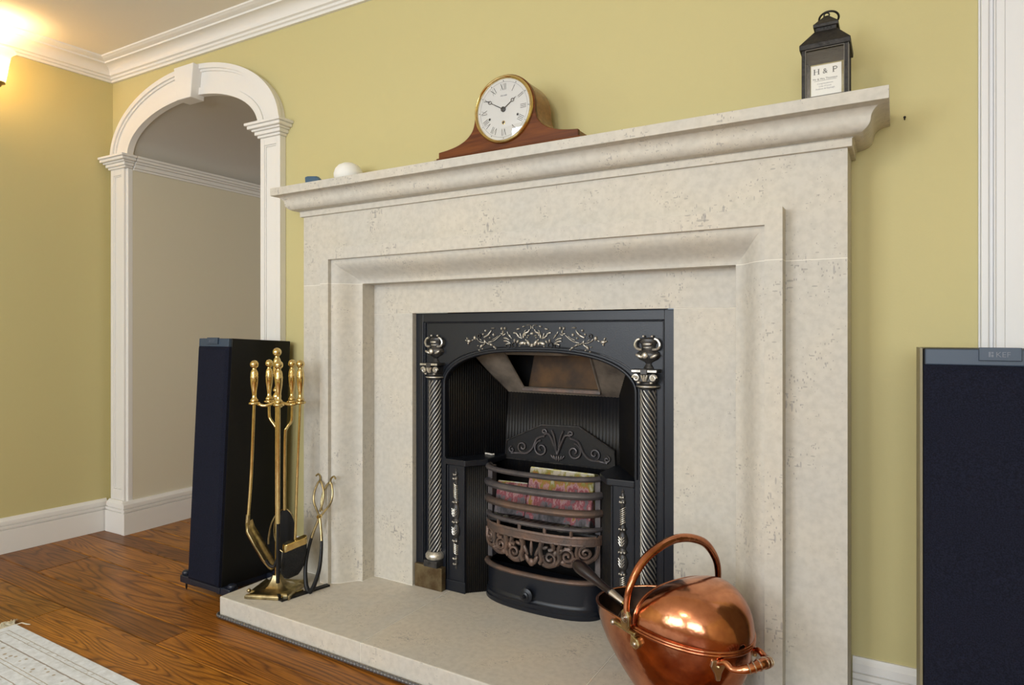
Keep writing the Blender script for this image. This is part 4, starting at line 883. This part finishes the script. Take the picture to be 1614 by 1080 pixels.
# serifed initials
b = MB(); Y0 = -w+.0085
def rect(x0, x1, z0, z1): b.box(x0, x1, Y0, Y0+.0004, z0, z1)
for x in (-.0215, -.0130): rect(x-.0010, x+.0010, .0620, .0735); rect(x-.0022, x+.0022, .0615, .0620); rect(x-.0022, x+.0022, .0733, .0738)
rect(-.0215, -.0130, .0675, .0681)
x = .0170; rect(x-.0010, x+.0010, .0620, .0735); rect(x-.0022, x+.0024, .0615, .0620); rect(x-.0022, x+.003, .0733, .0738)
b.tube(catmull([(x, Y0, .0735), (x+.005, Y0, .0733), (x+.0072, Y0, .0706), (x+.005, Y0, .0680), (x, Y0, .0677)], 5), .0007, 5)
b.build('card_lettering', 'ink', cd)
ct('&', .0160, .0620)
ct('Mr & Mrs Thomson', .0062, .0485); MB().box(-.022, .023, -w+.0086, -w+.0090, .0462, .0467).build('card_rule', 'ink', cd)
ct('Congratulations', .0050, .0385, m='ink_grey'); ct('Lots of Love', .0050, .0325, m='ink_grey'); ct('Andrew & Kayleigh', .0050, .0265, m='ink_grey')

# ================================================================== small things on the shelf
b = MB(); b.lathe([(.0, 0), (.028, 0), (.042, .008), (.050, .022), (.051, .034), (.046, .050), (.035, .063), (.019, .071), (0, .074)], 32)
o = b.build('white_ornament', 'plaster_white', smooth=50); o.location = (-.672, -.128, SHELF); tag(o, 'smooth white egg-shaped ornament on the mantel shelf', 'ornament')
b = MB(); b.prism([(-.032, 0), (.036, 0), (.036, .024), (.020, .037), (-.022, .042), (-.036, .040)], -.010, .010, 'y'); o = b.build('blue_clip', 'blue_plastic', bevel=.004); o.location = (-.822, -.150, SHELF); tag(o, 'small dark blue plastic object at the left end of the shelf', 'ornament')
b = MB(); b.tube([(0, 0, 0), (0, -.012, .002)], .0018, 6); b.ell((0, -.012, .002), (.003, .0015, .003), 8, 5); o = b.build('wall_hook', 'lantern_black'); o.location = (.999, wy(.999)-.0005, 1.447); tag(o, 'tiny nail left in the yellow wall beside the mantel', 'nail')

# ================================================================== LOUDSPEAKERS
def speaker(loc, rz, tilt, W, D, H, lab, edge=None):
    root = thing('loudspeaker', lab, 'loudspeaker', loc, rz)
    M = rotm('X', tilt); z0 = .058                          # tilts back about the front foot
    MB(M).box(0, W, 0, D, z0, H).build('cabinet', 'speaker_black', root, bevel=.003)
    b = MB(M); b.box(.003, W-.003, -.012, 0, H-.030, H-.001); b.build('top_strip', 'speaker_trim', root, bevel=.002)
    b = MB(M); b.loft([[(.001, 0, z0+.004), (.001, 0, H-.030), (W-.001, 0, H-.030), (W-.001, 0, z0+.004)], [(.001, -.010, z0+.004), (.001, -.010, H-.030), (W-.001, -.010, H-.030), (W-.001, -.010, z0+.004)], [(.012, -.018, z0+.014), (.012, -.018, H-.040), (W-.012, -.018, H-.040), (W-.012, -.018, z0+.014)]]); b.build('grille', 'speaker_cloth', root, smooth=30)
    lb = MB(M).box(W/2-.030, W/2+.030, -.018, -.010, H-.021, H+.002).build('name_plate', 'speaker_trim', root, bevel=.001)
    text_mesh('KEF', .013, 'name_lettering', 'speaker_logo', lb, M @ Matrix.Translation((W/2+.004, -.0183, H-.0145)) @ rotm('X', PI/2), .0004)
    b = MB(M); b.box(W/2-.0165, W/2-.0135, -.0187, -.018, H-.0145, H-.0055); b.box(W/2-.0125, W/2-.0095, -.0187, -.018, H-.0145, H-.0100); b.box(W/2-.0125, W/2-.0095, -.0187, -.018, H-.0085, H-.0055); b.build('name_emblem', 'speaker_logo', lb)
    if edge: MB(M).box(-.0045, -.0005, -.004, D, z0, H).build('side_veneer', edge, root)
    # plinth with four spiked feet
    MB(M).box(.004, W-.004, -.004, D-.01, z0-.020, z0).build('plinth', 'speaker_plinth', root, bevel=.003)
    for sx, sy in ((-1, 0), (1, 0), (-1, 1), (1, 1)):
        fx = -.052 if sx < 0 else W+.034; fy = .018 if sy == 0 else D-.045
        b = MB(); p = M @ Vector((fx, fy, z0-.004)); q = M @ Vector((fx+.068 if sx < 0 else fx-.050, fy, z0-.004))
        b.box(min(p.x, q.x)-.012, max(p.x, q.x)+.010, p.y-.018, p.y+.018, p.z-.020, p.z+.006); b.lathe([(.015, p.z+.006), (.015, p.z+.016), (.011, p.z+.020), (0, p.z+.020)], 14, Matrix.Translation((p.x, p.y, 0)))
        f_ = b.build('foot', 'speaker_plinth', root, bevel=.003, smooth=40)
        MB().lathe([(0, 0), (.0035, .008), (.0035, p.z-.014)], 10, Matrix.Translation((p.x, p.y, 0))).build('spike', 'black_iron', f_, smooth=50)
    return root
speaker((-1.200, -.380, 0), 0, math.radians(-2.9), .174, .255, .922, 'slim black floor-standing loudspeaker between the arch and the fire tools')
speaker((1.025, -.400, 0), 0, math.radians(-.8), .225, .28, .914, 'black floor-standing loudspeaker cropped by the right edge of the picture', 'speaker_edge')

# ================================================================== FIRE TOOLS
TX, TY = -.820, -.312
st = thing('fire_tool_stand', 'brass fireside tool stand with square stepped base and ball-topped pole', 'tool stand', (TX, TY, HZ))
S_ = rotm('Z', math.radians(24))
# concave square base
def base_outline(h, c):
    pts = []
    for k in range(4):
        a = k*PI/2; co, si = math.cos(a), math.sin(a)
        for x, y in ((-h, -h), (h-.034, -h), (h-.030, -h+c), (h-.010, -h+c)): pts.append((x*co-y*si, x*si+y*co))
    return pts
b = MB(S_)
b.loft([[(x, y, z) for x, y in base_outline(h, .016)] for h, z in ((.074, 0), (.076, .003), (.076, .011), (.072, .015), (.068, .016))])
b.build('base', 'brass_old', st, bevel=.0015)
b = MB(S_); rings = []
for h, z in ((.062, .0155), (.046, .020), (.033, .028), (.023, .040), (.017, .052), (.015, .058)): rings.append([(h*math.cos(PI/4+k*PI/2+q), h*math.sin(PI/4+k*PI/2+q), z) for k in range(4) for q in (-.25, .25)])
b.loft(rings); b.build('base_neck', 'brass_old', st, smooth=20)
b = MB(S_); b.ell((-.068, -.058, .022), (.007, .007, .007), 12, 8); b.build('base_ball', 'brass_old', st, smooth=80)
RZ = .645                                               # ring height above the hearth
MB().lathe([(.0075, .045), (.0075, .10), (.0065, .11), (.0065, RZ-.02)], 16).build('pole', 'brass', st, smooth=40)
def handle_profile(z0, s=1.0):                          # turned handle with ball finial
    pr = [(0, 0), (.013, 0), (.014, .003), (.013, .007), (.009, .011), (.0075, .016), (.0068, .022), (.009, .040), (.0125, .062), (.0135, .078), (.0132, .083), (.0142, .0845), (.0142, .0875), (.0132, .089), (.0126, .102), (.0105, .109), (.0075, .113), (.0072, .117)]
    out = [(r*s, z0+z*s) for r, z in pr]
    for k in range(1, 11): a = -PI/2+.45+(PI-.45)*k/10; out.append((.0150*s*math.cos(a) if k < 10 else 0, z0+(.131+.0150*math.sin(a))*s))
    return out
b = MB(); b.lathe([(.008, RZ-.022), (.011, RZ-.018), (.012, RZ-.006), (.010, RZ), (.013, RZ+.006), (.015, RZ+.014), (.012, RZ+.022), (.008, RZ+.026), (.007, RZ+.032)], 18); hub = b.build('hub', 'brass', st, smooth=45)
b = MB(); b.lathe(handle_profile(RZ+.032), 20); b.build('finial_handle', 'brass', st, smooth=45)
# positions of the four hooks (stand-local), measured along the view
R2 = Vector((math.cos(YAW), math.sin(YAW))); F2 = Vector((-math.sin(YAW), math.cos(YAW)))
spots = {'shovel': R2*-.072+F2*-.012, 'tongs': R2*-.046+F2*.052, 'poker': R2*.026+F2*-.056, 'scoop': R2*.036+F2*.044, 'brush': R2*.076+F2*.010}
for nm, p in spots.items():
    b = MB(); mid = p*.5; n = Vector((-p.y, p.x)).normalized()*.010
    b.tube(catmull([(0, 0, RZ-.004), (mid.x+n.x, mid.y+n.y, RZ-.016), (p.x*.86, p.y*.86, RZ-.010)], 5), .0055, 8)
    b.tube([(p.x+.014*math.cos(t), p.y+.014*math.sin(t), RZ-.008) for t in [2*PI*k/18 for k in range(18)]], .0050, 7, closed=True)
    b.build('hook_arm', 'brass', st, smooth=60)
def tool(key, name, lab):
    p = spots[key]; t = thing(name, lab, 'fire tool', (TX+p.x, TY+p.y, HZ), 0, 'brass tools hanging on the stand')
    MB().lathe(handle_profile(RZ-.002, .95), 20).build('handle', 'brass', t, smooth=45); return t
def rod(t, pts, r=.0052, m='brass', nm='shaft'): return MB().tube(catmull(pts, 8) if len(pts) > 2 else pts, r, 10).build(nm, m, t, smooth=60)
# shovel at the left: shaft slants outward, blade turned edge-on and slanting down toward the pole
t = tool('shovel', 'hearth_shovel', 'brass hearth shovel hanging leftmost on the fire tool stand')
def RF(r, f, z): q = R2*r+F2*f; return (q.x, q.y, z)
rod(t, [RF(0, 0, RZ), RF(-.010, 0, .40), RF(-.022, 0, .235)], .0050)
MB().tube([RF(-.021, 0, .262), RF(-.0225, 0, .228)], [.0065, .0075], 10).build('socket', 'brass_old', t, smooth=60)
b = MB(); rings = []
for (r, f, z, w_) in ((-.026, 0, .232, .020), (-.022, 0, .205, .030), (0.004, 0, .160, .034), (.032, 0, .112, .033), (.052, 0, .085, .026), (.060, 0, .078, .018)):
    c = Vector(RF(r, f, z)); up_ = Vector(RF(.75, 0, .62)); s2 = Vector(RF(0, 1, 0)); ring = []
    for k in range(9):
        u = -1+2*k/8; ring.append(c+s2*(u*w_)+up_*(.016*(abs(u)**4)))
    rings.append(ring)
b.loft(rings, False, False); b.build('blade', 'brass_old', t, smooth=40, solid=.002)
# log tongs with cranked arms at the back
t = tool('tongs', 'fire_hook', 'brass cranked fire hook hanging behind the shovel on the stand')
rod(t, [RF(0, 0, RZ), RF(0, 0, .595), RF(.004, 0, .575), RF(.024, -.004, .548), RF(.030, -.006, .52), RF(.034, -.010, .30), RF(.036, -.012, .26)], .0050)
rod(t, [RF(.036, -.012, .262), RF(.030, -.012, .250), RF(.012, -.010, .215), RF(.002, -.008, .17), RF(.001, -.008, .145)], .0034, 'brass_old', 'hook')
t = tool('poker', 'fire_poker', 'brass poker hanging in front of the pole of the tool stand')
rod(t, [RF(0, 0, RZ), RF(-.002, 0, .24)], .0056); rod(t, [RF(-.002, 0, .245), RF(-.003, 0, .05)], .0062, 'black_iron', 'blackened_end')
rod(t, [RF(-.003, 0, .135), RF(-.015, 0, .105), RF(-.030, 0, .108), RF(-.042, 0, .125)], .0052, 'black_iron', 'poker_hook_end')
t = tool('scoop', 'ash_pan_shovel', 'brass ash shovel with round black blade hanging behind the pole')
rod(t, [RF(0, 0, RZ), RF(0, 0, .585), RF(-.004, 0, .565), RF(-.018, 0, .545), RF(-.024, 0, .51), RF(-.026, 0, .262)], .0050)
b = MB(); c = Vector(RF(-.026, .004, .190)); s2 = Vector(RF(.97, -.2, 0)); 
rg = [[c+s2*(rr*.042*math.cos(a))+Vector((0, 0, rr*.075*math.sin(a)))+Vector(RF(0, .010*(1-rr*rr), 0)) for a in [2*PI*k/24 for k in range(24)]] for rr in (1, .75, .4, .05)]
b.loft(rg, True, True); b.build('blade', 'black_iron', t, smooth=60, solid=.002)
b = MB(); b.tube(rg[0], .0022, 6, closed=True); b.build('blade_rim', 'brass_old', t, smooth=60)
t = tool('brush', 'hearth_brush', 'brass hearth brush with black bristles hanging rightmost on the stand')
rod(t, [RF(0, 0, RZ), RF(-.010, 0, .40), RF(-.018, 0, .172)], .0046)
b = MB(); pts = []
dR = Vector(RF(.90, .55, 0)).normalized()
def brp(u, v, z): q = dR*u*.88+Vector((-dR.y, dR.x, 0))*v; return (q.x-.018*R2.x, q.y-.018*R2.y, z-.053+u*.22)
prof = [(-.034+.012*math.cos(a), .016*math.sin(a)) for a in [PI/2+PI*k/8 for k in range(9)]]+[(.034+.012*math.cos(a), .016*math.sin(a)) for a in [-PI/2+PI*k/8 for k in range(9)]]
b.loft([[brp(u, v, .198) for u, v in prof], [brp(u, v, .224) for u, v in prof]]); b.build('brush_stock', 'brass', t, bevel=.003)
b = MB(); rnd = random.Random(3); rg = []
for z, s_, o_ in ((.200, .94, 0), (.170, 1.0, -.003), (.130, .95, -.010), (.112, .70, -.016), (.104, .45, -.020)):
    rg.append([Vector(brp((u+o_)*s_+rnd.uniform(-.001, .001), v*s_*1.05, z)) for u, v in prof])
b.loft(rg)
for k in range(160):
    u = rnd.uniform(-.043, .043); v = rnd.uniform(-.014, .014); zt = .115+.028*abs(u)/.043+rnd.uniform(-.006, .010); b.tube([brp(u, v, .19), brp(u*.96-.010, v*1.05, zt-.010)], .0011, 3)
b.build('bristles', 'black_bristle', t, smooth=50)

# loose tongs leaning on the fireplace jamb
tg = thing('fire_tongs', 'brass scissor fire tongs with blackened legs leaning against the stone jamb', 'fire tongs')
def tp(s, h, dx=0.0):                                    # s sideways, h along the lean from hearth to jamb
    a = Vector((-.716, -.268, HZ+.004)); e = Vector((-.722, -.187, .437)); q = a.lerp(e, h); return (q.x+s+dx, q.y, q.z)
for sg in (-1, 1):
    leg_ = catmull([tp(sg*-.006, 0), tp(sg*-.022, .06), tp(sg*-.036, .22), tp(sg*-.030, .42), tp(sg*-.010, .60), tp(0, .655)], 6); n = len(leg_)
    y_ = .003*sg
    MB().tube([(p[0], p[1]+y_, p[2]) for p in leg_], [lerp(.0085, .0042, min(1, i/n*1.3)) for i in range(n)], 8, flat=.7).build('leg', 'black_iron', tg, smooth=60)
    MB().tube([(p[0], p[1]+y_, p[2]) for p in leg_[int(n*.62):]], .0046, 8).build('leg_neck', 'brass_old', tg, smooth=60)
    lp = catmull([tp(0, .655), tp(sg*.014, .70), tp(sg*.037, .78), tp(sg*.040, .87), tp(sg*.028, .955), tp(sg*.014, .955), tp(-sg*.004, .87), tp(-sg*.006, .78), tp(sg*.002, .70)], 5)
    b = MB(); b.tube([(p[0], p[1]+y_, p[2]) for p in lp], .0038, 8)
    b.tube(catmull([tp(sg*.026, .955), tp(sg*.026, 1.0), tp(sg*.038, 1.025), tp(sg*.048, 1.005)], 4), [.0034]*13, 6); b.build('finger_loop', 'brass_old', tg, smooth=60)
b = MB(); q = Vector(tp(0, .655)); b.lathe([(0, -.010), (.006, -.010), (.007, -.007), (.007, .004)], 14, Matrix.Translation(q) @ rotm('X', -PI/2)); b.build('rivet', 'brass', tg, smooth=40)
# flat black bar on the hearth
fb = thing('flat_iron_bar', 'flat black iron bar with brass strip lying on the hearth beside the tool stand', 'iron bar', (-.724, -.275, HZ))
ang = math.atan2(.17, .035)
Mb = rotm('Z', ang); MB(Mb).box(-.090, .088, -.010, .010, 0, .006).build('bar', 'black_iron', fb, bevel=.001)
MB(Mb).box(-.092, -.082, .008, .020, 0, .018).build('end_stop', 'black_iron', fb, bevel=.001); MB(Mb).box(-.082, .000, .010, .018, 0, .010).build('brass_strip', 'brass', fb, bevel=.002)

# ================================================================== COAL SCUTTLE
cs = thing('coal_scuttle', 'polished copper helmet coal scuttle with domed lid and swing handle on the hearth', 'coal scuttle', (.540, -.305, HZ), math.radians(-30))
RIM = .223; HWID = .136
def rim(th):                                             # th = 0 at the rear, PI at the spout tip
    c, s_ = math.cos(th), math.sin(th)
    L_ = .196 if c > 0 else .235
    x = L_*c if c > 0 else -L_*abs(c)**.85
    z = RIM-.010*c if c > 0 else RIM-.030*abs(c)**1.3+.004
    return Vector((x, HWID*s_*(1 if c > 0 else (1-.05*abs(c))), z))
def basep(th): return Vector((.018+.088*math.cos(th), .078*math.sin(th), .030))
n = 56; rings = []
TT = (0, .04, .12, .25, .4, .55, .7, .85, 1.0)
for t_ in TT:
    ring = []
    for k in range(n):
        th = 2*PI*k/n; a, c = basep(th), rim(th); e = math.sin(t_*PI/2)**.88; ring.append(Vector((lerp(a.x, c.x, e), lerp(a.y, c.y, e), lerp(a.z, c.z, t_))))
    rings.append(ring)
b = MB(); b.loft([[Vector((p.x*.5, p.y*.5, .030)) for p in rings[0]]]+rings, True, False); b.f.append(tuple(range(n))); bd_ = b.build('body', 'copper', cs, smooth=60)
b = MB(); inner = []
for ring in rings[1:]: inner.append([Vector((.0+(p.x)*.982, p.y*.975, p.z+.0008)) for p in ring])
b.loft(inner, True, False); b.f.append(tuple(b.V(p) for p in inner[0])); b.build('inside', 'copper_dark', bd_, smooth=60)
b = MB(); b.tube([rim(2*PI*k/n) for k in range(n)], .0040, 8, closed=True); b.build('rolled_rim', 'copper', bd_, smooth=60)
b = MB(); b.lathe([(.070, 0), (.086, 0), (.088, .004), (.080, .014), (.074, .024), (.078, .032)], 36, Matrix.Translation((.018, 0, 0)) @ Matrix.Diagonal((1.12, 1, 1, 1))); b.build('foot_ring', 'copper', cs, smooth=50)
# lid: hooded half dome from the pivot line to the rear
b = MB(); rg = []
for j in range(23):
    u = j/22; x = .012+(.1955-.012)*math.sin(u*PI/2)
    ww = (HWID-.001)*max(0.0, 1-(x/.196)**2)**.5
    hh = lerp(.079, .102, math.sin(min(1, (x-.012)/.068)*PI/2)) if x < .08 else .102*max(0.0, 1-((x-.08)/.1165)**2.3)**.5
    zb = RIM-.010*x/.196+.003; ring = []
    for k in range(33):
        a = PI*k/32; cv = math.cos(a); ring.append((x, -ww*math.copysign(abs(cv)**.78, cv), zb+hh*max(0.0, math.sin(a))**.80))
    rg.append(ring)
b.loft(rg, False, False); ld = b.build('lid', 'copper', cs, smooth=60, solid=.002)
b = MB(); b.tube(rg[0], .0030, 8); b.tube([rim(-PI/2+PI*k/24)+Vector((0, 0, .006)) for k in range(25)], .0040, 8); b.build('lid_rim', 'copper', ld, smooth=60)
# swing handle (bail)
bail = catmull([(-.012, -.143, RIM-.004), (-.012, -.147, RIM+.050), (-.010, -.136, RIM+.095), (-.006, -.100, RIM+.140), (0, -.050, RIM+.165), (.002, 0, RIM+.173), (.002, .050, RIM+.167), (0, .100, RIM+.144), (-.004, .137, RIM+.098), (-.008, .148, RIM+.050), (-.012, .143, RIM-.004)], 6); nb = len(bail)
bail = [Vector((p.x+.016*max(0.0, -p.y/.14), p.y, p.z)) for p in bail]
MB().tube(bail, [lerp(.0062, .0100, min(1, 3*min(i, nb-1-i)/nb)) for i in range(nb)], 12).build('bail_handle', 'copper', cs, smooth=60)
for sg in (-1, 1):
    b = MB(); b.prism([(-.025, .030), (-.027, .004), (-.022, -.008), (-.006, -.008), (.002, .004), (.002, .026), (-.006, .036), (-.018, .037)], sg*.144, sg*.152, 'y'); b.v = [(x+(.016 if sg < 0 else 0), y, z+RIM+.004) for x, y, z in b.v]; br = b.build('bail_bracket', 'brass_old', cs, bevel=.002)
    b = MB()
    for rr in (.010, .006): b.tube([(-.012+(.016 if sg < 0 else 0)+rr*math.cos(t), sg*.1525, RIM+.024+rr*math.sin(t)) for t in [2*PI*k/16 for k in range(16)]], .0016, 6, closed=True)
    b.ell((-.012+(.016 if sg < 0 else 0), sg*.153, RIM+.024), (.003, .002, .003), 8, 5); b.build('rosette', 'silver_worn', br, smooth=60)
    b = MB(); b.box(-.052, .030, sg*.128 if sg > 0 else -.146, sg*.146 if sg > 0 else -.128, RIM-.012, RIM-.002); b.prism([(.012, -.010), (.034, -.016), (.040, -.028), (.028, -.040), (.010, -.036)], sg*.124, sg*.143, 'y')
    b.v = b.v[:8]+[(x, y, z+RIM) for x, y, z in b.v[8:]]; hp_ = b.build('bail_hinge', 'brass_old', cs, bevel=.003)
    b = MB(); b.ell((-.046, sg*.146, RIM-.007), (.007, .005, .007), 10, 6); b.ell((.026, sg*.143, RIM-.028), (.006, .004, .006), 10, 6); b.build('rivet', 'silver_worn', hp_, smooth=60)
# rear handle
b = MB(); gr_ = catmull([(.178, -.052, RIM-.026), (.196, -.050, RIM-.016), (.214, -.048, RIM-.022), (.236, -.034, RIM-.016), (.247, 0, RIM-.008), (.236, .034, RIM-.016), (.214, .048, RIM-.022), (.196, .050, RIM-.016), (.178, .052, RIM-.026)], 7)
ng = len(gr_); b.tube(gr_, [.0065+.0040*math.exp(-((i/(ng-1)-.5)/.16)**2) for i in range(ng)], 12); rh = b.build('rear_handle', 'copper', cs, smooth=60)
b = MB()
for f_ in (.40, .44, .48, .52, .56, .60):
    i = int(f_*(ng-1)); p = gr_[i]; tn = (gr_[i+1]-gr_[i-1]).normalized(); a_ = tn.orthogonal().normalized(); c_ = tn.cross(a_); r_ = .0068+.0040*math.exp(-((f_-.5)/.16)**2)
    b.tube([p+a_*(r_*math.cos(t))+c_*(r_*math.sin(t)) for t in [2*PI*k/14 for k in range(14)]], .0016, 5, closed=True)
b.build('handle_ring', 'silver_worn', rh, smooth=60)
for sg in (-1, 1):
    b = MB(); M = Matrix.Translation((.178, sg*.052, RIM-.034)) @ rotm('Z', sg*.33)
    b.M = M; b.prism([(-.013, .016), (.013, .016), (.016, .004), (.008, -.010), (.004, -.026), (-.004, -.026), (-.008, -.010), (-.016, .004)], -.004, .004, 'x'); br = b.build('handle_bracket', 'silver_worn', cs, bevel=.0015)
    b = MB(); b.ell(M @ Vector((.005, 0, .004)), (.005, .005, .005), 8, 5); b.build('rivet', 'brass_old', br, smooth=60)
# coal shovel lying in the scuttle
sh = thing('coal_shovel', 'small coal shovel with black turned wooden handle resting in the copper scuttle', 'shovel')
h0 = Vector((.252, -.240, .336)); h1 = Vector((.374, -.280, .293)); h2 = Vector((.408, -.292, .281))
ax = (h1-h0).normalized(); q = Vector((0, 0, 1)).rotation_difference(ax).to_matrix().to_4x4(); Lh = (h1-h0).length
MB().lathe([(0, 0), (.008, .001), (.0135, .006), (.0170, .018), (.0170, .034), (.0140, .060), (.0105, .085), (.0090, Lh-.014), (.0110, Lh-.010), (.0110, Lh-.004), (.0090, Lh)], 18, Matrix.Translation(h0) @ q).build('handle', 'wood_black', sh, smooth=50)
MB().tube([h1-ax*.004, h1.lerp(h2, .6), h2], [.0108, .0098, .0086], 12).build('ferrule', 'silver_worn', sh, smooth=50)
MB().tube([h2, h2+(h2-h1).normalized()*.012], .0066, 12).build('socket', 'brass', sh, smooth=50)
b = MB(); dx = Vector((.86, -.30, -.36)).normalized(); sx_ = Vector((.33, .94, 0)).normalized(); nn = dx.cross(sx_); nn = nn if nn.z > 0 else -nn; rg = []
for u, w_, hh in ((-.006, .010, .004), (.004, .030, .012), (.020, .046, .022), (.045, .054, .028), (.080, .056, .030), (.110, .052, .028)):
    c = h2+Vector((.006, -.002, -.022))+dx*u; rg.append([c+sx_*(v*w_)+nn*(hh*(1-v*v)) for v in [-1+2*k/12 for k in range(13)]])
b.loft(rg, False, False); b.build('blade', 'copper_dark', sh, smooth=50, solid=.002)
b = MB(); b.tube([r[0] for r in reversed(rg)]+rg[0][1:-1]+[r[-1] for r in rg], .0016, 6); b.build('blade_edge', 'silver_worn', sh, smooth=50)

# ================================================================== RUG
b = MB(); nx, ny = 60, 40; W_, D_ = 1.9, 1.75
def rz(i, j): return .007
b.box(0, W_, -D_, 0, 0.0005, .007); rug = b.build('rug', 'rug_weave', bevel=.002); rug.location = (RUG_X, RUG_Y, 0); tag(rug, 'cream woven rug with thin brown border patterns on the oak floor', 'rug')
b = MB(); rnd = random.Random(11)
for k in range(260):
    y0 = -.004-rnd.random()*.45 if k > 70 else -.002-rnd.random()*.05; l = rnd.uniform(.03, .06); dy = rnd.uniform(-.02, .03); zz = rnd.uniform(.004, .012)
    b.tube([(0, y0, .005), (-l*.5, y0+dy*.4, zz), (-l, y0+dy, .003)], .0011, 4)
b.tube([(0, -.004, .005), (.010, .012, .008), (.026, .020, .004), (.034, .026, .003)], [.0012, .0016, .0022, .001], 5)
fr = b.build('fringe', 'fringe', rug); tag(fr, 'ragged cream fringe', None, None, 'stuff')

# ================================================================== WALL LAMP (with its own light)
SX, SY, SZ = -2.165, -.585, 2.035
wl = thing('wall_lamp', 'glowing frosted glass wall lamp on the left wall under the crown moulding', 'wall lamp', (SX, SY, SZ))
b = MB(); b.lathe([(.020, -.075), (.024, -.055), (.032, 0), (.040, .040), (.050, .052), (.058, .058)], 28, caps=False); b.build('glass_shade', 'shade_glass', wl, smooth=60, solid=.003)
b = MB(); b.lathe([(0, -.092), (.008, -.090), (.012, -.082), (.022, -.078), (.022, -.070), (0, -.069)], 18); b.build('shade_holder', 'lamp_brass', wl, smooth=40)
b = MB(); b.tube(catmull([(0, 0, -.088), (-.03, 0, -.115), (-.07, 0, -.105), (-.118, 0, -.08)], 6), .006, 8); b.build('arm', 'lamp_brass', wl, smooth=60)
b = MB(); b.lathe([(0, .014), (.020, .013), (.034, .006), (.036, 0)], 24, Matrix.Translation((-.132, 0, -.08)) @ rotm('Y', PI/2)); b.build('back_plate', 'lamp_brass', wl, smooth=40)
pd = bpy.data.lights.new('wall_lamp_bulb', 'POINT'); pd.energy = 8.0; pd.color = (1.0, .70, .36); pd.shadow_soft_size = .03
po = bpy.data.objects.new('wall_lamp_bulb', pd); C.objects.link(po); po.location = (SX, SY, SZ-.015)
